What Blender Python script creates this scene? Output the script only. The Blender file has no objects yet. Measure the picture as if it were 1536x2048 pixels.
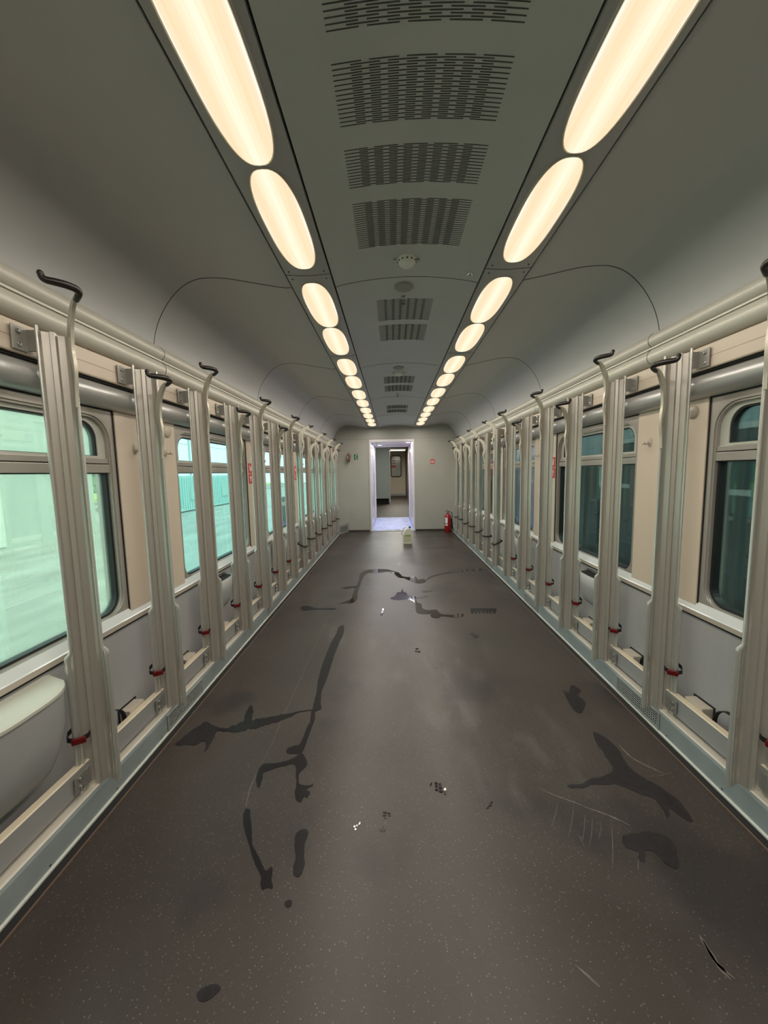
import bpy, bmesh, math, random
from mathutils import Vector, Matrix, noise
random.seed(7)
S = bpy.context.scene
COL = S.collection
# ------------------------------------------------------------------ camera
FPX = 765.0
def _n(v): return v.normalized()
_d = _n(Vector(((785-768)/FPX, (945-1024)/FPX, 1)))
_e = Vector(((905-768)/FPX, (8100-1024)/FPX, 1)).normalized()
_e = _n(_e - _e.dot(_d)*_d)
_r = _e.cross(_d)
if _r.x < 0: _r = -_r
AX, AY, AZ = _r, _d, -_e                       # world axes in camera coordinates (right, down, forward)
CR = Vector((AX[0], AY[0], AZ[0])); CD = Vector((AX[1], AY[1], AZ[1])); CF = Vector((AX[2], AY[2], AZ[2]))
CAMZ = 1.3
cam_d = bpy.data.cameras.new('camera'); cam = bpy.data.objects.new('camera', cam_d); COL.objects.link(cam)
M = Matrix(((CR.x, -CD.x, -CF.x, 0), (CR.y, -CD.y, -CF.y, 0), (CR.z, -CD.z, -CF.z, CAMZ), (0, 0, 0, 1)))
cam.matrix_world = M
cam_d.sensor_fit = 'HORIZONTAL'; cam_d.sensor_width = 36; cam_d.lens = 36*FPX/1536
cam_d.clip_start = 0.02; cam_d.clip_end = 400
S.camera = cam
# ------------------------------------------------------------------ world, sun, exposure
SKY_STR = 5.5; SUN_STR = 6.0; LAMP_W = 3.7; EXPO = 0.10
W = bpy.data.worlds.new('sky'); S.world = W; W.use_nodes = True
nt = W.node_tree; bg = nt.nodes['Background']
sky = nt.nodes.new('ShaderNodeTexSky'); sky.sky_type = 'HOSEK_WILKIE'
sky.sun_direction = Vector((0.55, -0.35, 0.75)).normalized(); sky.turbidity = 5.0; sky.ground_albedo = 0.4
mixw = nt.nodes.new('ShaderNodeMixRGB'); mixw.inputs[0].default_value = 0.6
mixw.inputs[2].default_value = (0.80, 0.90, 1.0, 1)
nt.links.new(sky.outputs[0], mixw.inputs[1]); nt.links.new(mixw.outputs[0], bg.inputs[0])
bg.inputs[1].default_value = SKY_STR
sd = bpy.data.lights.new('sun', 'SUN'); sd.energy = SUN_STR; sd.angle = math.radians(2); sd.color = (1, .95, .86)
so = bpy.data.objects.new('sun', sd); COL.objects.link(so)
so.rotation_euler = Vector((0.62, -0.25, 0.74)).to_track_quat('Z', 'Y').to_euler()
S.view_settings.view_transform = 'Standard'; S.view_settings.look = 'None'
S.view_settings.gamma = 1; S.view_settings.exposure = EXPO; S.view_settings.use_curve_mapping = False
# ------------------------------------------------------------------ helpers
def onz(px, py, z=0.0):
    r = CR*((px-768)/FPX) + CD*((py-1024)/FPX) + CF
    t = (z-CAMZ)/r.z
    return Vector((r.x*t, r.y*t, z))

def mat(name, col, rough=0.5, metal=0.0, spec=0.5, noise_amt=0.0, noise_scale=8.0, bump=0.0, bump_scale=200.0, coat=0.0, stretch=None):
    m = bpy.data.materials.new(name); m.use_nodes = True
    n = m.node_tree; b = n.nodes['Principled BSDF']
    b.inputs['Base Color'].default_value = (*col, 1); b.inputs['Roughness'].default_value = rough
    b.inputs['Metallic'].default_value = metal; b.inputs['Specular IOR Level'].default_value = spec
    b.inputs['Coat Weight'].default_value = coat
    tc = n.nodes.new('ShaderNodeTexCoord'); mp = n.nodes.new('ShaderNodeMapping')
    n.links.new(tc.outputs['Object'], mp.inputs[0])
    if stretch: mp.inputs['Scale'].default_value = stretch
    if noise_amt > 0:
        t = n.nodes.new('ShaderNodeTexNoise'); t.inputs['Scale'].default_value = noise_scale; t.inputs['Detail'].default_value = 5
        n.links.new(mp.outputs[0], t.inputs['Vector'])
        r = n.nodes.new('ShaderNodeValToRGB')
        r.color_ramp.elements[0].position = .3; r.color_ramp.elements[1].position = .7
        lo = [max(0, c*(1-noise_amt)) for c in col]; hi = [min(1, c*(1+noise_amt*.6)) for c in col]
        r.color_ramp.elements[0].color = (*lo, 1); r.color_ramp.elements[1].color = (*hi, 1)
        n.links.new(t.outputs['Fac'], r.inputs[0]); n.links.new(r.outputs[0], b.inputs['Base Color'])
        q = n.nodes.new('ShaderNodeMath'); q.operation = 'MULTIPLY_ADD'
        q.inputs[1].default_value = .2; q.inputs[2].default_value = rough-.1
        n.links.new(t.outputs['Fac'], q.inputs[0]); n.links.new(q.outputs[0], b.inputs['Roughness'])
    if bump > 0:
        t2 = n.nodes.new('ShaderNodeTexNoise'); t2.inputs['Scale'].default_value = bump_scale
        n.links.new(mp.outputs[0], t2.inputs['Vector'])
        bp = n.nodes.new('ShaderNodeBump'); bp.inputs['Strength'].default_value = bump; bp.inputs['Distance'].default_value = .002
        n.links.new(t2.outputs['Fac'], bp.inputs['Height']); n.links.new(bp.outputs[0], b.inputs['Normal'])
    return m

def link(o, parent=None):
    COL.objects.link(o)
    if parent is not None: o.parent = parent
    return o
def obj(name, bm, m, parent=None, smooth=False, autos=None):
    bmesh.ops.recalc_face_normals(bm, faces=bm.faces[:])
    me = bpy.data.meshes.new(name); bm.to_mesh(me); bm.free()
    for mm in (m if isinstance(m, (list, tuple)) else [m]): me.materials.append(mm)
    if smooth or autos:
        for p in me.polygons: p.use_smooth = True
    o = bpy.data.objects.new(name, me)
    if autos:
        bm2 = bmesh.new(); bm2.from_mesh(me)
        for e in bm2.edges:
            if len(e.link_faces) == 2 and e.calc_face_angle(0) > math.radians(autos): e.smooth = False
        bm2.to_mesh(me); bm2.free()
    return link(o, parent)
def tag(o, label=None, cat=None, group=None, kind=None):
    if label: o['label'] = label
    if cat: o['category'] = cat
    if group: o['group'] = group
    if kind: o['kind'] = kind
    return o
def thing(name, label, cat, loc=(0, 0, 0), rz=0.0, group=None):
    o = bpy.data.objects.new(name, None); o.empty_display_size = .05
    o.location = loc; o.rotation_euler = (0, 0, rz); COL.objects.link(o)
    return tag(o, label, cat, group)
def dup(root, loc, label):
    r = root.copy(); COL.objects.link(r); r.location = loc; r['label'] = label
    for ch in list(root.children):
        c = ch.copy(); COL.objects.link(c); c.parent = r
        for g in list(ch.children):
            d = g.copy(); COL.objects.link(d); d.parent = c
            for h in list(g.children):
                k = h.copy(); COL.objects.link(k); k.parent = d
    return r
def box(bm, x0, x1, y0, y1, z0, z1, mi=0, bev=0.0):
    g = bmesh.ops.create_cube(bm, size=1.0)
    vs = g['verts']
    for v in vs:
        v.co = Vector((x0+(v.co.x+.5)*(x1-x0), y0+(v.co.y+.5)*(y1-y0), z0+(v.co.z+.5)*(z1-z0)))
    fs = set(f for v in vs for f in v.link_faces)
    for f in fs: f.material_index = mi
    if bev > 0:
        es = list(set(e for f in fs for e in f.edges))
        bmesh.ops.bevel(bm, geom=es, offset=bev, segments=2, profile=.5, affect='EDGES')
    return vs
def tube(bm, pts, rad, seg=10, cap=True, mi=0):
    """sweep a circle along points; rad a number or list"""
    pts = [Vector(p) for p in pts]; n = len(pts)
    rads = rad if isinstance(rad, (list, tuple)) else [rad]*n
    t0 = (pts[1]-pts[0]).normalized()
    ref = Vector((0, 0, 1)) if abs(t0.z) < .9 else Vector((1, 0, 0))
    nrm = (ref - ref.dot(t0)*t0).normalized(); rings = []
    for i, p in enumerate(pts):
        if i == 0: t = (pts[1]-pts[0])
        elif i == n-1: t = (pts[-1]-pts[-2])
        else: t = (pts[i+1]-pts[i]).normalized()+(pts[i]-pts[i-1]).normalized()
        t.normalize(); nrm = (nrm - nrm.dot(t)*t).normalized(); bn = t.cross(nrm)
        rings.append([bm.verts.new(p+(nrm*math.cos(a)+bn*math.sin(a))*rads[i]) for a in [2*math.pi*k/seg for k in range(seg)]])
    for a, b in zip(rings, rings[1:]):
        for k in range(seg):
            f = bm.faces.new((a[k], a[(k+1) % seg], b[(k+1) % seg], b[k])); f.material_index = mi
    if cap:
        for rg in (rings[0], rings[-1]):
            f = bm.faces.new(rg); f.material_index = mi
def smooth_pts(P, n=6, closed=False):
    P = [Vector(p) for p in P]; out = []; N = len(P)
    rng = range(N) if closed else range(N-1)
    for i in rng:
        p0 = P[i-1] if (i > 0 or closed) else P[i]; p1 = P[i]; p2 = P[(i+1) % N]
        p3 = P[(i+2) % N] if (closed or i+2 < N) else P[(i+1) % N]
        for k in range(n):
            t = k/n; out.append(.5*((2*p1)+(p2-p0)*t+(2*p0-5*p1+4*p2-p3)*t*t+(3*p1-p0-3*p2+p3)*t**3))
    if not closed: out.append(P[-1])
    return out
def extr(bm, prof, y0, y1, fx=lambda u: u, mi=0, closed=True, mis=None, cuts=1):
    """extrude a (u,z) profile along y"""
    ys = [y0+(y1-y0)*k/cuts for k in range(cuts+1)]
    R = [[bm.verts.new((fx(u), y, z)) for u, z in prof] for y in ys]
    n = len(prof)
    for a, b in zip(R, R[1:]):
        for k in range(n if closed else n-1):
            f = bm.faces.new((a[k], a[(k+1) % n], b[(k+1) % n], b[k])); f.material_index = mis[k] if mis else mi
    if closed:
        for q in (R[0], R[-1]):
            f = bm.faces.new(q); f.material_index = mi
def rrect(y0, y1, z0, z1, rb, rt, seg=7):
    """rounded rectangle loop in (y,z)"""
    out = []
    for cy, cz, r, a0 in ((y1, z1, rt, 0), (y0, z1, rt, 90), (y0, z0, rb, 180), (y1, z0, rb, 270)):
        sy = -1 if cy == y1 else 1; sz = -1 if cz == z1 else 1
        for k in range(seg+1):
            a = math.radians(a0+90*k/seg)
            out.append((cy+sy*r+r*math.cos(a), cz+sz*r+r*math.sin(a)))
    return out
def ring(bm, outer, inner, xa, xb, mi=0):
    """solid ring between two loops in the yz plane, between x=xa and x=xb"""
    A = [[bm.verts.new((x, y, z)) for y, z in L] for x in (xa, xb) for L in (outer, inner)]
    n = len(outer)
    for k in range(n):
        j = (k+1) % n
        for a, b in ((A[0], A[1]), (A[2], A[3]), (A[0], A[2]), (A[1], A[3])):
            try:
                f = bm.faces.new((a[k], a[j], b[j], b[k])); f.material_index = mi
            except ValueError: pass
def lathe(bm, prof, c=(0, 0, 0), seg=20, axis='z', mi=0):
    c = Vector(c); R = []
    for r, h in prof:
        row = []
        for k in range(seg):
            a = 2*math.pi*k/seg
            v = Vector((r*math.cos(a), r*math.sin(a), h))
            if axis == 'x': v = Vector((h, r*math.cos(a), r*math.sin(a)))
            if axis == 'y': v = Vector((r*math.cos(a), h, r*math.sin(a)))
            row.append(bm.verts.new(c+v))
        R.append(row)
    for a, b in zip(R, R[1:]):
        for k in range(seg):
            f = bm.faces.new((a[k], a[(k+1) % seg], b[(k+1) % seg], b[k])); f.material_index = mi
    for q in (R[0], R[-1]):
        f = bm.faces.new(q); f.material_index = mi
def BM(): return bmesh.new()
ORD = ['first', 'second', 'third', 'fourth', 'fifth', 'sixth', 'seventh', 'eighth', 'ninth', 'tenth', 'eleventh', 'twelfth', 'thirteenth', 'fourteenth']

# ------------------------------------------------------------------ materials
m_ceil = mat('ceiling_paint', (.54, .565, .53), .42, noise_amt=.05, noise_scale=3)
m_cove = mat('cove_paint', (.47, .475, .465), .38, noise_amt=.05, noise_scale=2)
m_strip = mat('light_strip_paint', (.44, .44, .43), .3)
m_mould = mat('moulding_cream', (.60, .58, .50), .42, metal=.15)
m_beige = mat('pier_beige', (.66, .56, .45), .42, noise_amt=.05, noise_scale=4, stretch=(1, 1, .25))
m_panel = mat('lower_panel_grey', (.40, .395, .40), .45, noise_amt=.10, noise_scale=5, stretch=(1, 1, .3))
m_band = mat('sill_band', (.52, .46, .39), .35)
m_sill = mat('sill_white', (.70, .74, .74), .2)  # ledge white, with the window's bluish reflection tinted into the colour
m_black = mat('black_rubber', (.012, .012, .012), .55)
m_gap = mat('dark_gap', (.01, .01, .01), .8)
m_alu = mat('brushed_duct', (.52, .52, .51), .36, metal=.6)
m_skirt = mat('skirt_grey', (.27, .31, .31), .45, noise_amt=.08, noise_scale=10)
m_skirttop = mat('skirt_top_lit', (.66, .62, .54), .25, metal=.2)  # paler than the skirt front: reflected light on the top put into the colour
m_rail = mat('rail_light_grey', (.36, .36, .355), .38, metal=.2)
m_railtop = mat('rail_top_edge', (.66, .58, .44), .35)
m_post = mat('post_anodised', (.52, .49, .44), .32, metal=.5)
m_cap = mat('post_flange', (.60, .60, .56), .24, metal=.6)
m_arm = mat('arm_cream', (.60, .57, .47), .35, metal=.2)
m_hook = mat('hook_black_plastic', (.018, .014, .012), .28)
m_strap = mat('strap_black', (.010, .010, .010), .6)
m_red = mat('buckle_red', (.13, .004, .005), .25)
m_steel = mat('bolt_steel', (.5, .5, .5), .25, metal=1)
m_brack = mat('bracket_grey', (.33, .32, .29), .4, metal=.5)
m_frame = mat('window_frame', (.42, .39, .35), .33, metal=.35)
m_sash = mat('sash_light', (.58, .58, .52), .3, metal=.2)
m_bin = mat('bin_grey', (.36, .365, .36), .45, noise_amt=.08, noise_scale=8)
m_binlid = mat('bin_lid', (.52, .52, .45), .35)
m_endwall = mat('end_wall_paint', (.43, .43, .39), .4, noise_amt=.05, noise_scale=3)
m_white = mat('white_gloss', (.84, .80, .84), .22, noise_amt=.03, noise_scale=3)
m_dark = mat('dark_trim', (.05, .045, .04), .4)
m_label = mat('white_label', (.8, .8, .8), .5)
m_redp = mat('extinguisher_red', (.33, .006, .008), .2, coat=.4)
m_sred = mat('sign_red', (.62, .05, .05), .45)
m_sgreen = mat('sign_green', (.01, .16, .07), .45)
m_swhite = mat('sign_white', (.85, .80, .78), .45)
m_chrome = mat('chrome', (.7, .7, .7), .1, metal=1)
m_det = mat('detector_plastic', (.80, .82, .74), .4)

def glass(name, tint, haze, hazecol, refl=.5):
    m = bpy.data.materials.new(name); m.use_nodes = True; n = m.node_tree; n.nodes.clear()
    out = n.nodes.new('ShaderNodeOutputMaterial')
    tr = n.nodes.new('ShaderNodeBsdfTransparent'); tr.inputs[0].default_value = (*tint, 1)
    gl = n.nodes.new('ShaderNodeBsdfGlossy'); gl.inputs['Roughness'].default_value = .02
    fr = n.nodes.new('ShaderNodeFresnel'); fr.inputs[0].default_value = 1.45
    mu = n.nodes.new('ShaderNodeMath'); mu.operation = 'MULTIPLY'; mu.inputs[1].default_value = refl
    n.links.new(fr.outputs[0], mu.inputs[0])
    df = n.nodes.new('ShaderNodeBsdfDiffuse'); df.inputs[0].default_value = (*hazecol, 1)
    tl = n.nodes.new('ShaderNodeBsdfTranslucent'); tl.inputs[0].default_value = (*hazecol, 1)
    dm = n.nodes.new('ShaderNodeMixShader'); dm.inputs[0].default_value = .6
    n.links.new(df.outputs[0], dm.inputs[1]); n.links.new(tl.outputs[0], dm.inputs[2])
    tx = n.nodes.new('ShaderNodeTexNoise'); tx.inputs['Scale'].default_value = 7; tx.inputs['Detail'].default_value = 8
    tc = n.nodes.new('ShaderNodeTexCoord'); mp = n.nodes.new('ShaderNodeMapping'); mp.inputs['Scale'].default_value = (1, 1, .3)
    n.links.new(tc.outputs['Object'], mp.inputs[0]); n.links.new(mp.outputs[0], tx.inputs['Vector'])
    hz = n.nodes.new('ShaderNodeMath'); hz.operation = 'MULTIPLY'; hz.inputs[1].default_value = haze*2
    n.links.new(tx.outputs['Fac'], hz.inputs[0])
    m1 = n.nodes.new('ShaderNodeMixShader'); n.links.new(hz.outputs[0], m1.inputs[0])
    n.links.new(tr.outputs[0], m1.inputs[1]); n.links.new(dm.outputs[0], m1.inputs[2])
    m2 = n.nodes.new('ShaderNodeMixShader'); n.links.new(mu.outputs[0], m2.inputs[0])
    n.links.new(m1.outputs[0], m2.inputs[1]); n.links.new(gl.outputs[0], m2.inputs[2])
    n.links.new(m2.outputs[0], out.inputs[0]); return m
m_glassL0 = glass('pane_dusty', (.78, .92, .81), .12, (.70, .86, .76))
m_glassL = glass('pane_green', (.66, .90, .84), .06, (.7, .85, .8))
m_glassR = glass('pane_teal', (.55, .68, .65), .02, (.5, .65, .62), refl=.8)

def diffuser():
    m = bpy.data.materials.new('lamp_diffuser'); m.use_nodes = True; n = m.node_tree; n.nodes.clear()
    out = n.nodes.new('ShaderNodeOutputMaterial'); em = n.nodes.new('ShaderNodeEmission')
    tc = n.nodes.new('ShaderNodeTexCoord'); sep = n.nodes.new('ShaderNodeSeparateXYZ'); n.links.new(tc.outputs['Object'], sep.inputs[0])
    ab = n.nodes.new('ShaderNodeMath'); ab.operation = 'ABSOLUTE'; n.links.new(sep.outputs[0], ab.inputs[0])
    r = n.nodes.new('ShaderNodeValToRGB'); e = r.color_ramp.elements
    e[0].position = 0; e[0].color = (1.0, .90, .70, 1)
    e[1].position = .080; e[1].color = (1.0, .92, .80, 1)
    for p, c in ((.02, (.99, .82, .58)), (.045, (.92, .72, .47)), (.066, (.93, .74, .50))):
        q = e.new(p); q.color = (*c, 1)
    n.links.new(ab.outputs[0], r.inputs[0])
    mp = n.nodes.new('ShaderNodeMapping'); mp.inputs['Scale'].default_value = (60, 1.2, 1); n.links.new(tc.outputs['Object'], mp.inputs[0])
    tx = n.nodes.new('ShaderNodeTexNoise'); tx.inputs['Scale'].default_value = 2.5; n.links.new(mp.outputs[0], tx.inputs['Vector'])
    st = n.nodes.new('ShaderNodeMath'); st.operation = 'MULTIPLY_ADD'; st.inputs[1].default_value = .3; st.inputs[2].default_value = .90
    n.links.new(tx.outputs['Fac'], st.inputs[0])
    n.links.new(r.outputs[0], em.inputs[0]); n.links.new(st.outputs[0], em.inputs[1]); n.links.new(em.outputs[0], out.inputs[0]); return m
m_diff = diffuser()
def emit(name, col, s):
    m = bpy.data.materials.new(name); m.use_nodes = True; n = m.node_tree; n.nodes.clear()
    out = n.nodes.new('ShaderNodeOutputMaterial'); em = n.nodes.new('ShaderNodeEmission')
    em.inputs[0].default_value = (*col, 1); em.inputs[1].default_value = s; n.links.new(em.outputs[0], out.inputs[0]); return m

def floor_mat():
    m = bpy.data.materials.new('speckled_vinyl'); m.use_nodes = True; n = m.node_tree; b = n.nodes['Principled BSDF']; L = n.links
    tc = n.nodes.new('ShaderNodeTexCoord')
    def noise_(scale, det, sx=1, sy=1, off=0):
        mp = n.nodes.new('ShaderNodeMapping'); mp.inputs['Scale'].default_value = (sx, sy, 1); mp.inputs['Location'].default_value = (off, off, 0)
        L.new(tc.outputs['Object'], mp.inputs[0]); t = n.nodes.new('ShaderNodeTexNoise'); t.inputs['Scale'].default_value = scale; t.inputs['Detail'].default_value = det
        L.new(mp.outputs[0], t.inputs['Vector']); return t.outputs['Fac']
    def ramp(src, p0, p1, c0=(0, 0, 0), c1=(1, 1, 1)):
        r = n.nodes.new('ShaderNodeValToRGB'); r.color_ramp.elements[0].position = p0; r.color_ramp.elements[1].position = p1
        r.color_ramp.elements[0].color = (*c0, 1); r.color_ramp.elements[1].color = (*c1, 1); L.new(src, r.inputs[0]); return r.outputs[0]
    base = ramp(noise_(1.3, 6), .35, .65, (.034, .027, .024), (.052, .041, .035))
    # fine pale chips
    v = n.nodes.new('ShaderNodeTexVoronoi'); v.inputs['Scale'].default_value = 165; v.inputs['Randomness'].default_value = 1
    L.new(tc.outputs['Object'], v.inputs['Vector'])
    chip = ramp(v.outputs['Distance'], .18, .36, (1, 1, 1), (0, 0, 0))
    sepc = n.nodes.new('ShaderNodeSeparateColor'); L.new(v.outputs['Color'], sepc.inputs[0])
    sel = ramp(sepc.outputs[0], .80, .95)
    mu = n.nodes.new('ShaderNodeMath'); mu.operation = 'MULTIPLY'; L.new(chip, mu.inputs[0]); L.new(sel, mu.inputs[1])
    mx = n.nodes.new('ShaderNodeMixRGB'); L.new(mu.outputs[0], mx.inputs[0]); L.new(base, mx.inputs[1]); mx.inputs[2].default_value = (.165, .15, .132, 1)
    # second, finer fleck
    v2 = n.nodes.new('ShaderNodeTexNoise'); v2.inputs['Scale'].default_value = 260; v2.inputs['Detail'].default_value = 2; L.new(tc.outputs['Object'], v2.inputs['Vector'])
    fl = ramp(v2.outputs['Fac'], .60, .72)
    mx2 = n.nodes.new('ShaderNodeMixRGB'); m2 = n.nodes.new('ShaderNodeMath'); m2.operation = 'MULTIPLY'; m2.inputs[1].default_value = .35
    L.new(fl, m2.inputs[0]); L.new(m2.outputs[0], mx2.inputs[0]); L.new(mx.outputs[0], mx2.inputs[1]); mx2.inputs[2].default_value = (.10, .088, .08, 1)
    # scuffs and dried pale smears
    a = ramp(noise_(.9, 4, 1, .7, 3.3), .56, .70); c = ramp(noise_(9, 8, 1.0, .35, 1.7), .50, .68)
    sm = n.nodes.new('ShaderNodeMath'); sm.operation = 'MULTIPLY'; L.new(a, sm.inputs[0]); L.new(c, sm.inputs[1])
    sm2 = n.nodes.new('ShaderNodeMath'); sm2.operation = 'MULTIPLY'; sm2.inputs[1].default_value = .34; L.new(sm.outputs[0], sm2.inputs[0])
    mx3 = n.nodes.new('ShaderNodeMixRGB'); L.new(sm2.outputs[0], mx3.inputs[0]); L.new(mx2.outputs[0], mx3.inputs[1]); mx3.inputs[2].default_value = (.17, .155, .155, 1)
    # dark damp blotches
    dk = ramp(noise_(1.7, 5, 1, .8, 8.1), .58, .66)
    dm = n.nodes.new('ShaderNodeMath'); dm.operation = 'MULTIPLY'; dm.inputs[1].default_value = .5; L.new(dk, dm.inputs[0])
    mx4 = n.nodes.new('ShaderNodeMixRGB'); L.new(dm.outputs[0], mx4.inputs[0]); L.new(mx3.outputs[0], mx4.inputs[1]); mx4.inputs[2].default_value = (.013, .011, .013, 1)
    L.new(mx4.outputs[0], b.inputs['Base Color']); b.inputs['Specular IOR Level'].default_value = .45
    rr = n.nodes.new('ShaderNodeMapRange'); rr.inputs['To Min'].default_value = .30; rr.inputs['To Max'].default_value = .46
    L.new(noise_(2.2, 6, 1, 1, 5), rr.inputs['Value']); L.new(rr.outputs[0], b.inputs['Roughness'])
    bp = n.nodes.new('ShaderNodeBump'); bp.inputs['Strength'].default_value = .15; bp.inputs['Distance'].default_value = .001
    L.new(v2.outputs['Fac'], bp.inputs['Height']); L.new(bp.outputs[0], b.inputs['Normal'])
    return m
m_floor = floor_mat()
m_water = mat('standing_water', (.022, .018, .018), .04, spec=.6)
m_damp = mat('damp_vinyl', (.006, .004, .006), .30, spec=.35)
m_scuff = mat('damp_smear', (.014, .011, .014), .36, spec=.4, noise_amt=.5, noise_scale=40)

# ------------------------------------------------------------------ dimensions of the carriage
XC = .065; YB = -2.6; YE = 8.46
sides = (('left', -1), ('right', 1))
def FX(s): return lambda u: XC+s*u
WIN = [(.66+1.58*(k-1), 1.76+1.58*(k-1)) for k in range(0, 6)]      # k=0 is beside and behind the camera
WZ0, WZ1 = .655, 1.605

# ------------------------------------------------------------------ floor
bm = BM(); box(bm, XC-1.42, XC+1.42, YB, YE, -.06, 0); o = obj('floor', bm, m_floor); tag(o, kind='structure')
for nm, s in sides:
    fx = FX(s); bm = BM()
    box(bm, *sorted((fx(1.217), fx(1.187))), YB, YE-.02, 0.0, .003, 0)
    box(bm, *sorted((fx(1.187), fx(1.181))), YB, YE-.02, 0.0, .005, 1)
    o = obj('trim_1' if s < 0 else 'trim_2', bm, [m_gap, mat('floor_edge_weld', (.13, .085, .06), .4)]); tag(o, kind='structure')
# weld seam running along the floor
bm = BM()
pa, pb = onz(497, 1690), onz(640, 1200)
box(bm, -.6115, -.6095, 1.9, 3.4, 0, .0008); o = obj('trim_3', bm, mat('floor_weld', (.10, .09, .085), .4)); tag(o, kind='structure')

# ------------------------------------------------------------------ side walls
for nm, s in sides:
    fx = FX(s); bm = BM()
    def wb(u0, u1, y0, y1, z0, z1, mi=0): box(bm, *sorted((fx(u0), fx(u1))), y0, y1, z0, z1, mi)
    wb(1.335, 1.45, YB, YE, 0, .612, 1)                 # grey lower panel
    wb(1.335, 1.45, YB, YE, .612, WZ0, 0)
    wb(1.335, 1.45, YB, YE, WZ1, 2.45, 0)
    ys = [YB]+[v for w in WIN for v in w]+[YE]
    for a, b in zip(ys[::2], ys[1::2]):
        if b > a: wb(1.335, 1.45, a, b, WZ0, WZ1, 0)
    o = obj('wall_'+nm, bm, [m_beige, m_panel]); tag(o, kind='structure')
    # sill band and ledge
    bm = BM(); n0 = 3+(0 if s < 0 else 10)
    extr(bm, [(1.335, .614), (1.324, .614), (1.322, .636), (1.326, .640), (1.343, .675), (1.358, .675), (1.358, .614)], YB, YE, fx, mis=[0, 0, 1, 1, 1, 1, 0])
    box(bm, *sorted((fx(1.330), fx(1.336))), YB, YE, .604, .613, 2)
    o = obj('trim_%d' % (n0+1), bm, [m_band, m_sill, m_gap]); tag(o, kind='structure')
    # upper mounting rail (beige plank) with dark gap beneath
    bm = BM()
    extr(bm, [(1.336, 1.722), (1.305, 1.722), (1.302, 1.726), (1.302, 1.768), (1.304, 1.770), (1.302, 1.772), (1.302, 1.820), (1.305, 1.824), (1.336, 1.824)], YB, YE, fx)
    box(bm, *sorted((fx(1.318), fx(1.337))), YB, YE, 1.712, 1.722, 1)
    o = obj('trim_%d' % (n0+2), bm, [m_beige, m_gap]); tag(o, kind='structure')
    # rounded metal duct above the windows
    bm = BM(); pr = []
    for k in range(15):
        a = math.radians(100+160*k/14); pr.append((1.335+.058*math.cos(a), 1.655+.052*math.sin(a)))
    pr += [(1.336, 1.604), (1.336, 1.712)]
    extr(bm, pr, YB, YE, fx)
    o = obj('trim_%d' % (n0+3), bm, m_alu, autos=40); tag(o, kind='structure')
    # two round mouldings under the ceiling cove
    for j, (cz, r, cu) in enumerate(((1.955, .037, 1.312), (1.872, .043, 1.316))):
        bm = BM(); pr = [(cu+r*math.cos(math.radians(75+210*k/16)), cz+r*math.sin(math.radians(75+210*k/16))) for k in range(17)]
        pr += [(1.336, pr[-1][1]), (1.336, pr[0][1])]
        extr(bm, pr, YB, YE, fx)
        if j: box(bm, *sorted((fx(1.290), fx(1.336))), YB, YE, 1.912, 1.920)
        o = obj('trim_%d' % (n0+4+j), bm, m_mould, autos=40); tag(o, kind='structure')
    # hairline joints of the mouldings
    bm = BM()
    for yj in (2.1, 3.68, 5.26, 6.84):
        for cz, r, cu in ((1.955, .0376, 1.312), (1.872, .0436, 1.316)):
            tube(bm, [(fx(cu+r*math.cos(math.radians(80+180*k/12))), yj, cz+r*math.sin(math.radians(80+180*k/12))) for k in range(13)], .0012, 5)
    o = obj('trim_%d' % (n0+6), bm, m_gap); tag(o, kind='structure')
    # skirting duct
    bm = BM()
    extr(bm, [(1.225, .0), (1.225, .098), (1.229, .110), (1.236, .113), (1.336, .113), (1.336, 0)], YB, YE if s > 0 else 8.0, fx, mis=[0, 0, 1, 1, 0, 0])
    extr(bm, [(1.219, .0), (1.217, .004), (1.217, .010), (1.220, .013), (1.226, .013), (1.226, 0)], YB, YE if s > 0 else 8.0, fx, mi=2)
    for k in range(26):
        y = .5+k*.31
        if y < 7.9: lathe(bm, [(.0001, 0), (.004, 0), (.004, .001*s), (.0001, .001*s)][::-1] if False else [(.004, -.0012*s), (.003, .0)], (fx(1.2249), y, .022), 8, 'x', 3)
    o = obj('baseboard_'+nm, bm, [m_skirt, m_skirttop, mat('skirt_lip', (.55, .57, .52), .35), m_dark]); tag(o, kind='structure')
    # lower mounting rail
    bm = BM()
    extr(bm, [(1.255, .131), (1.255, .218), (1.259, .222), (1.284, .222), (1.284, .218), (1.262, .217), (1.261, .136), (1.284, .135), (1.284, .131)], YB, YE-.35, fx, mis=[0, 1, 1, 1, 0, 0, 0, 0, 0])
    o = obj('trim_%d' % (n0+7), bm, [m_rail, m_railtop]); tag(o, kind='structure')

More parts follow.
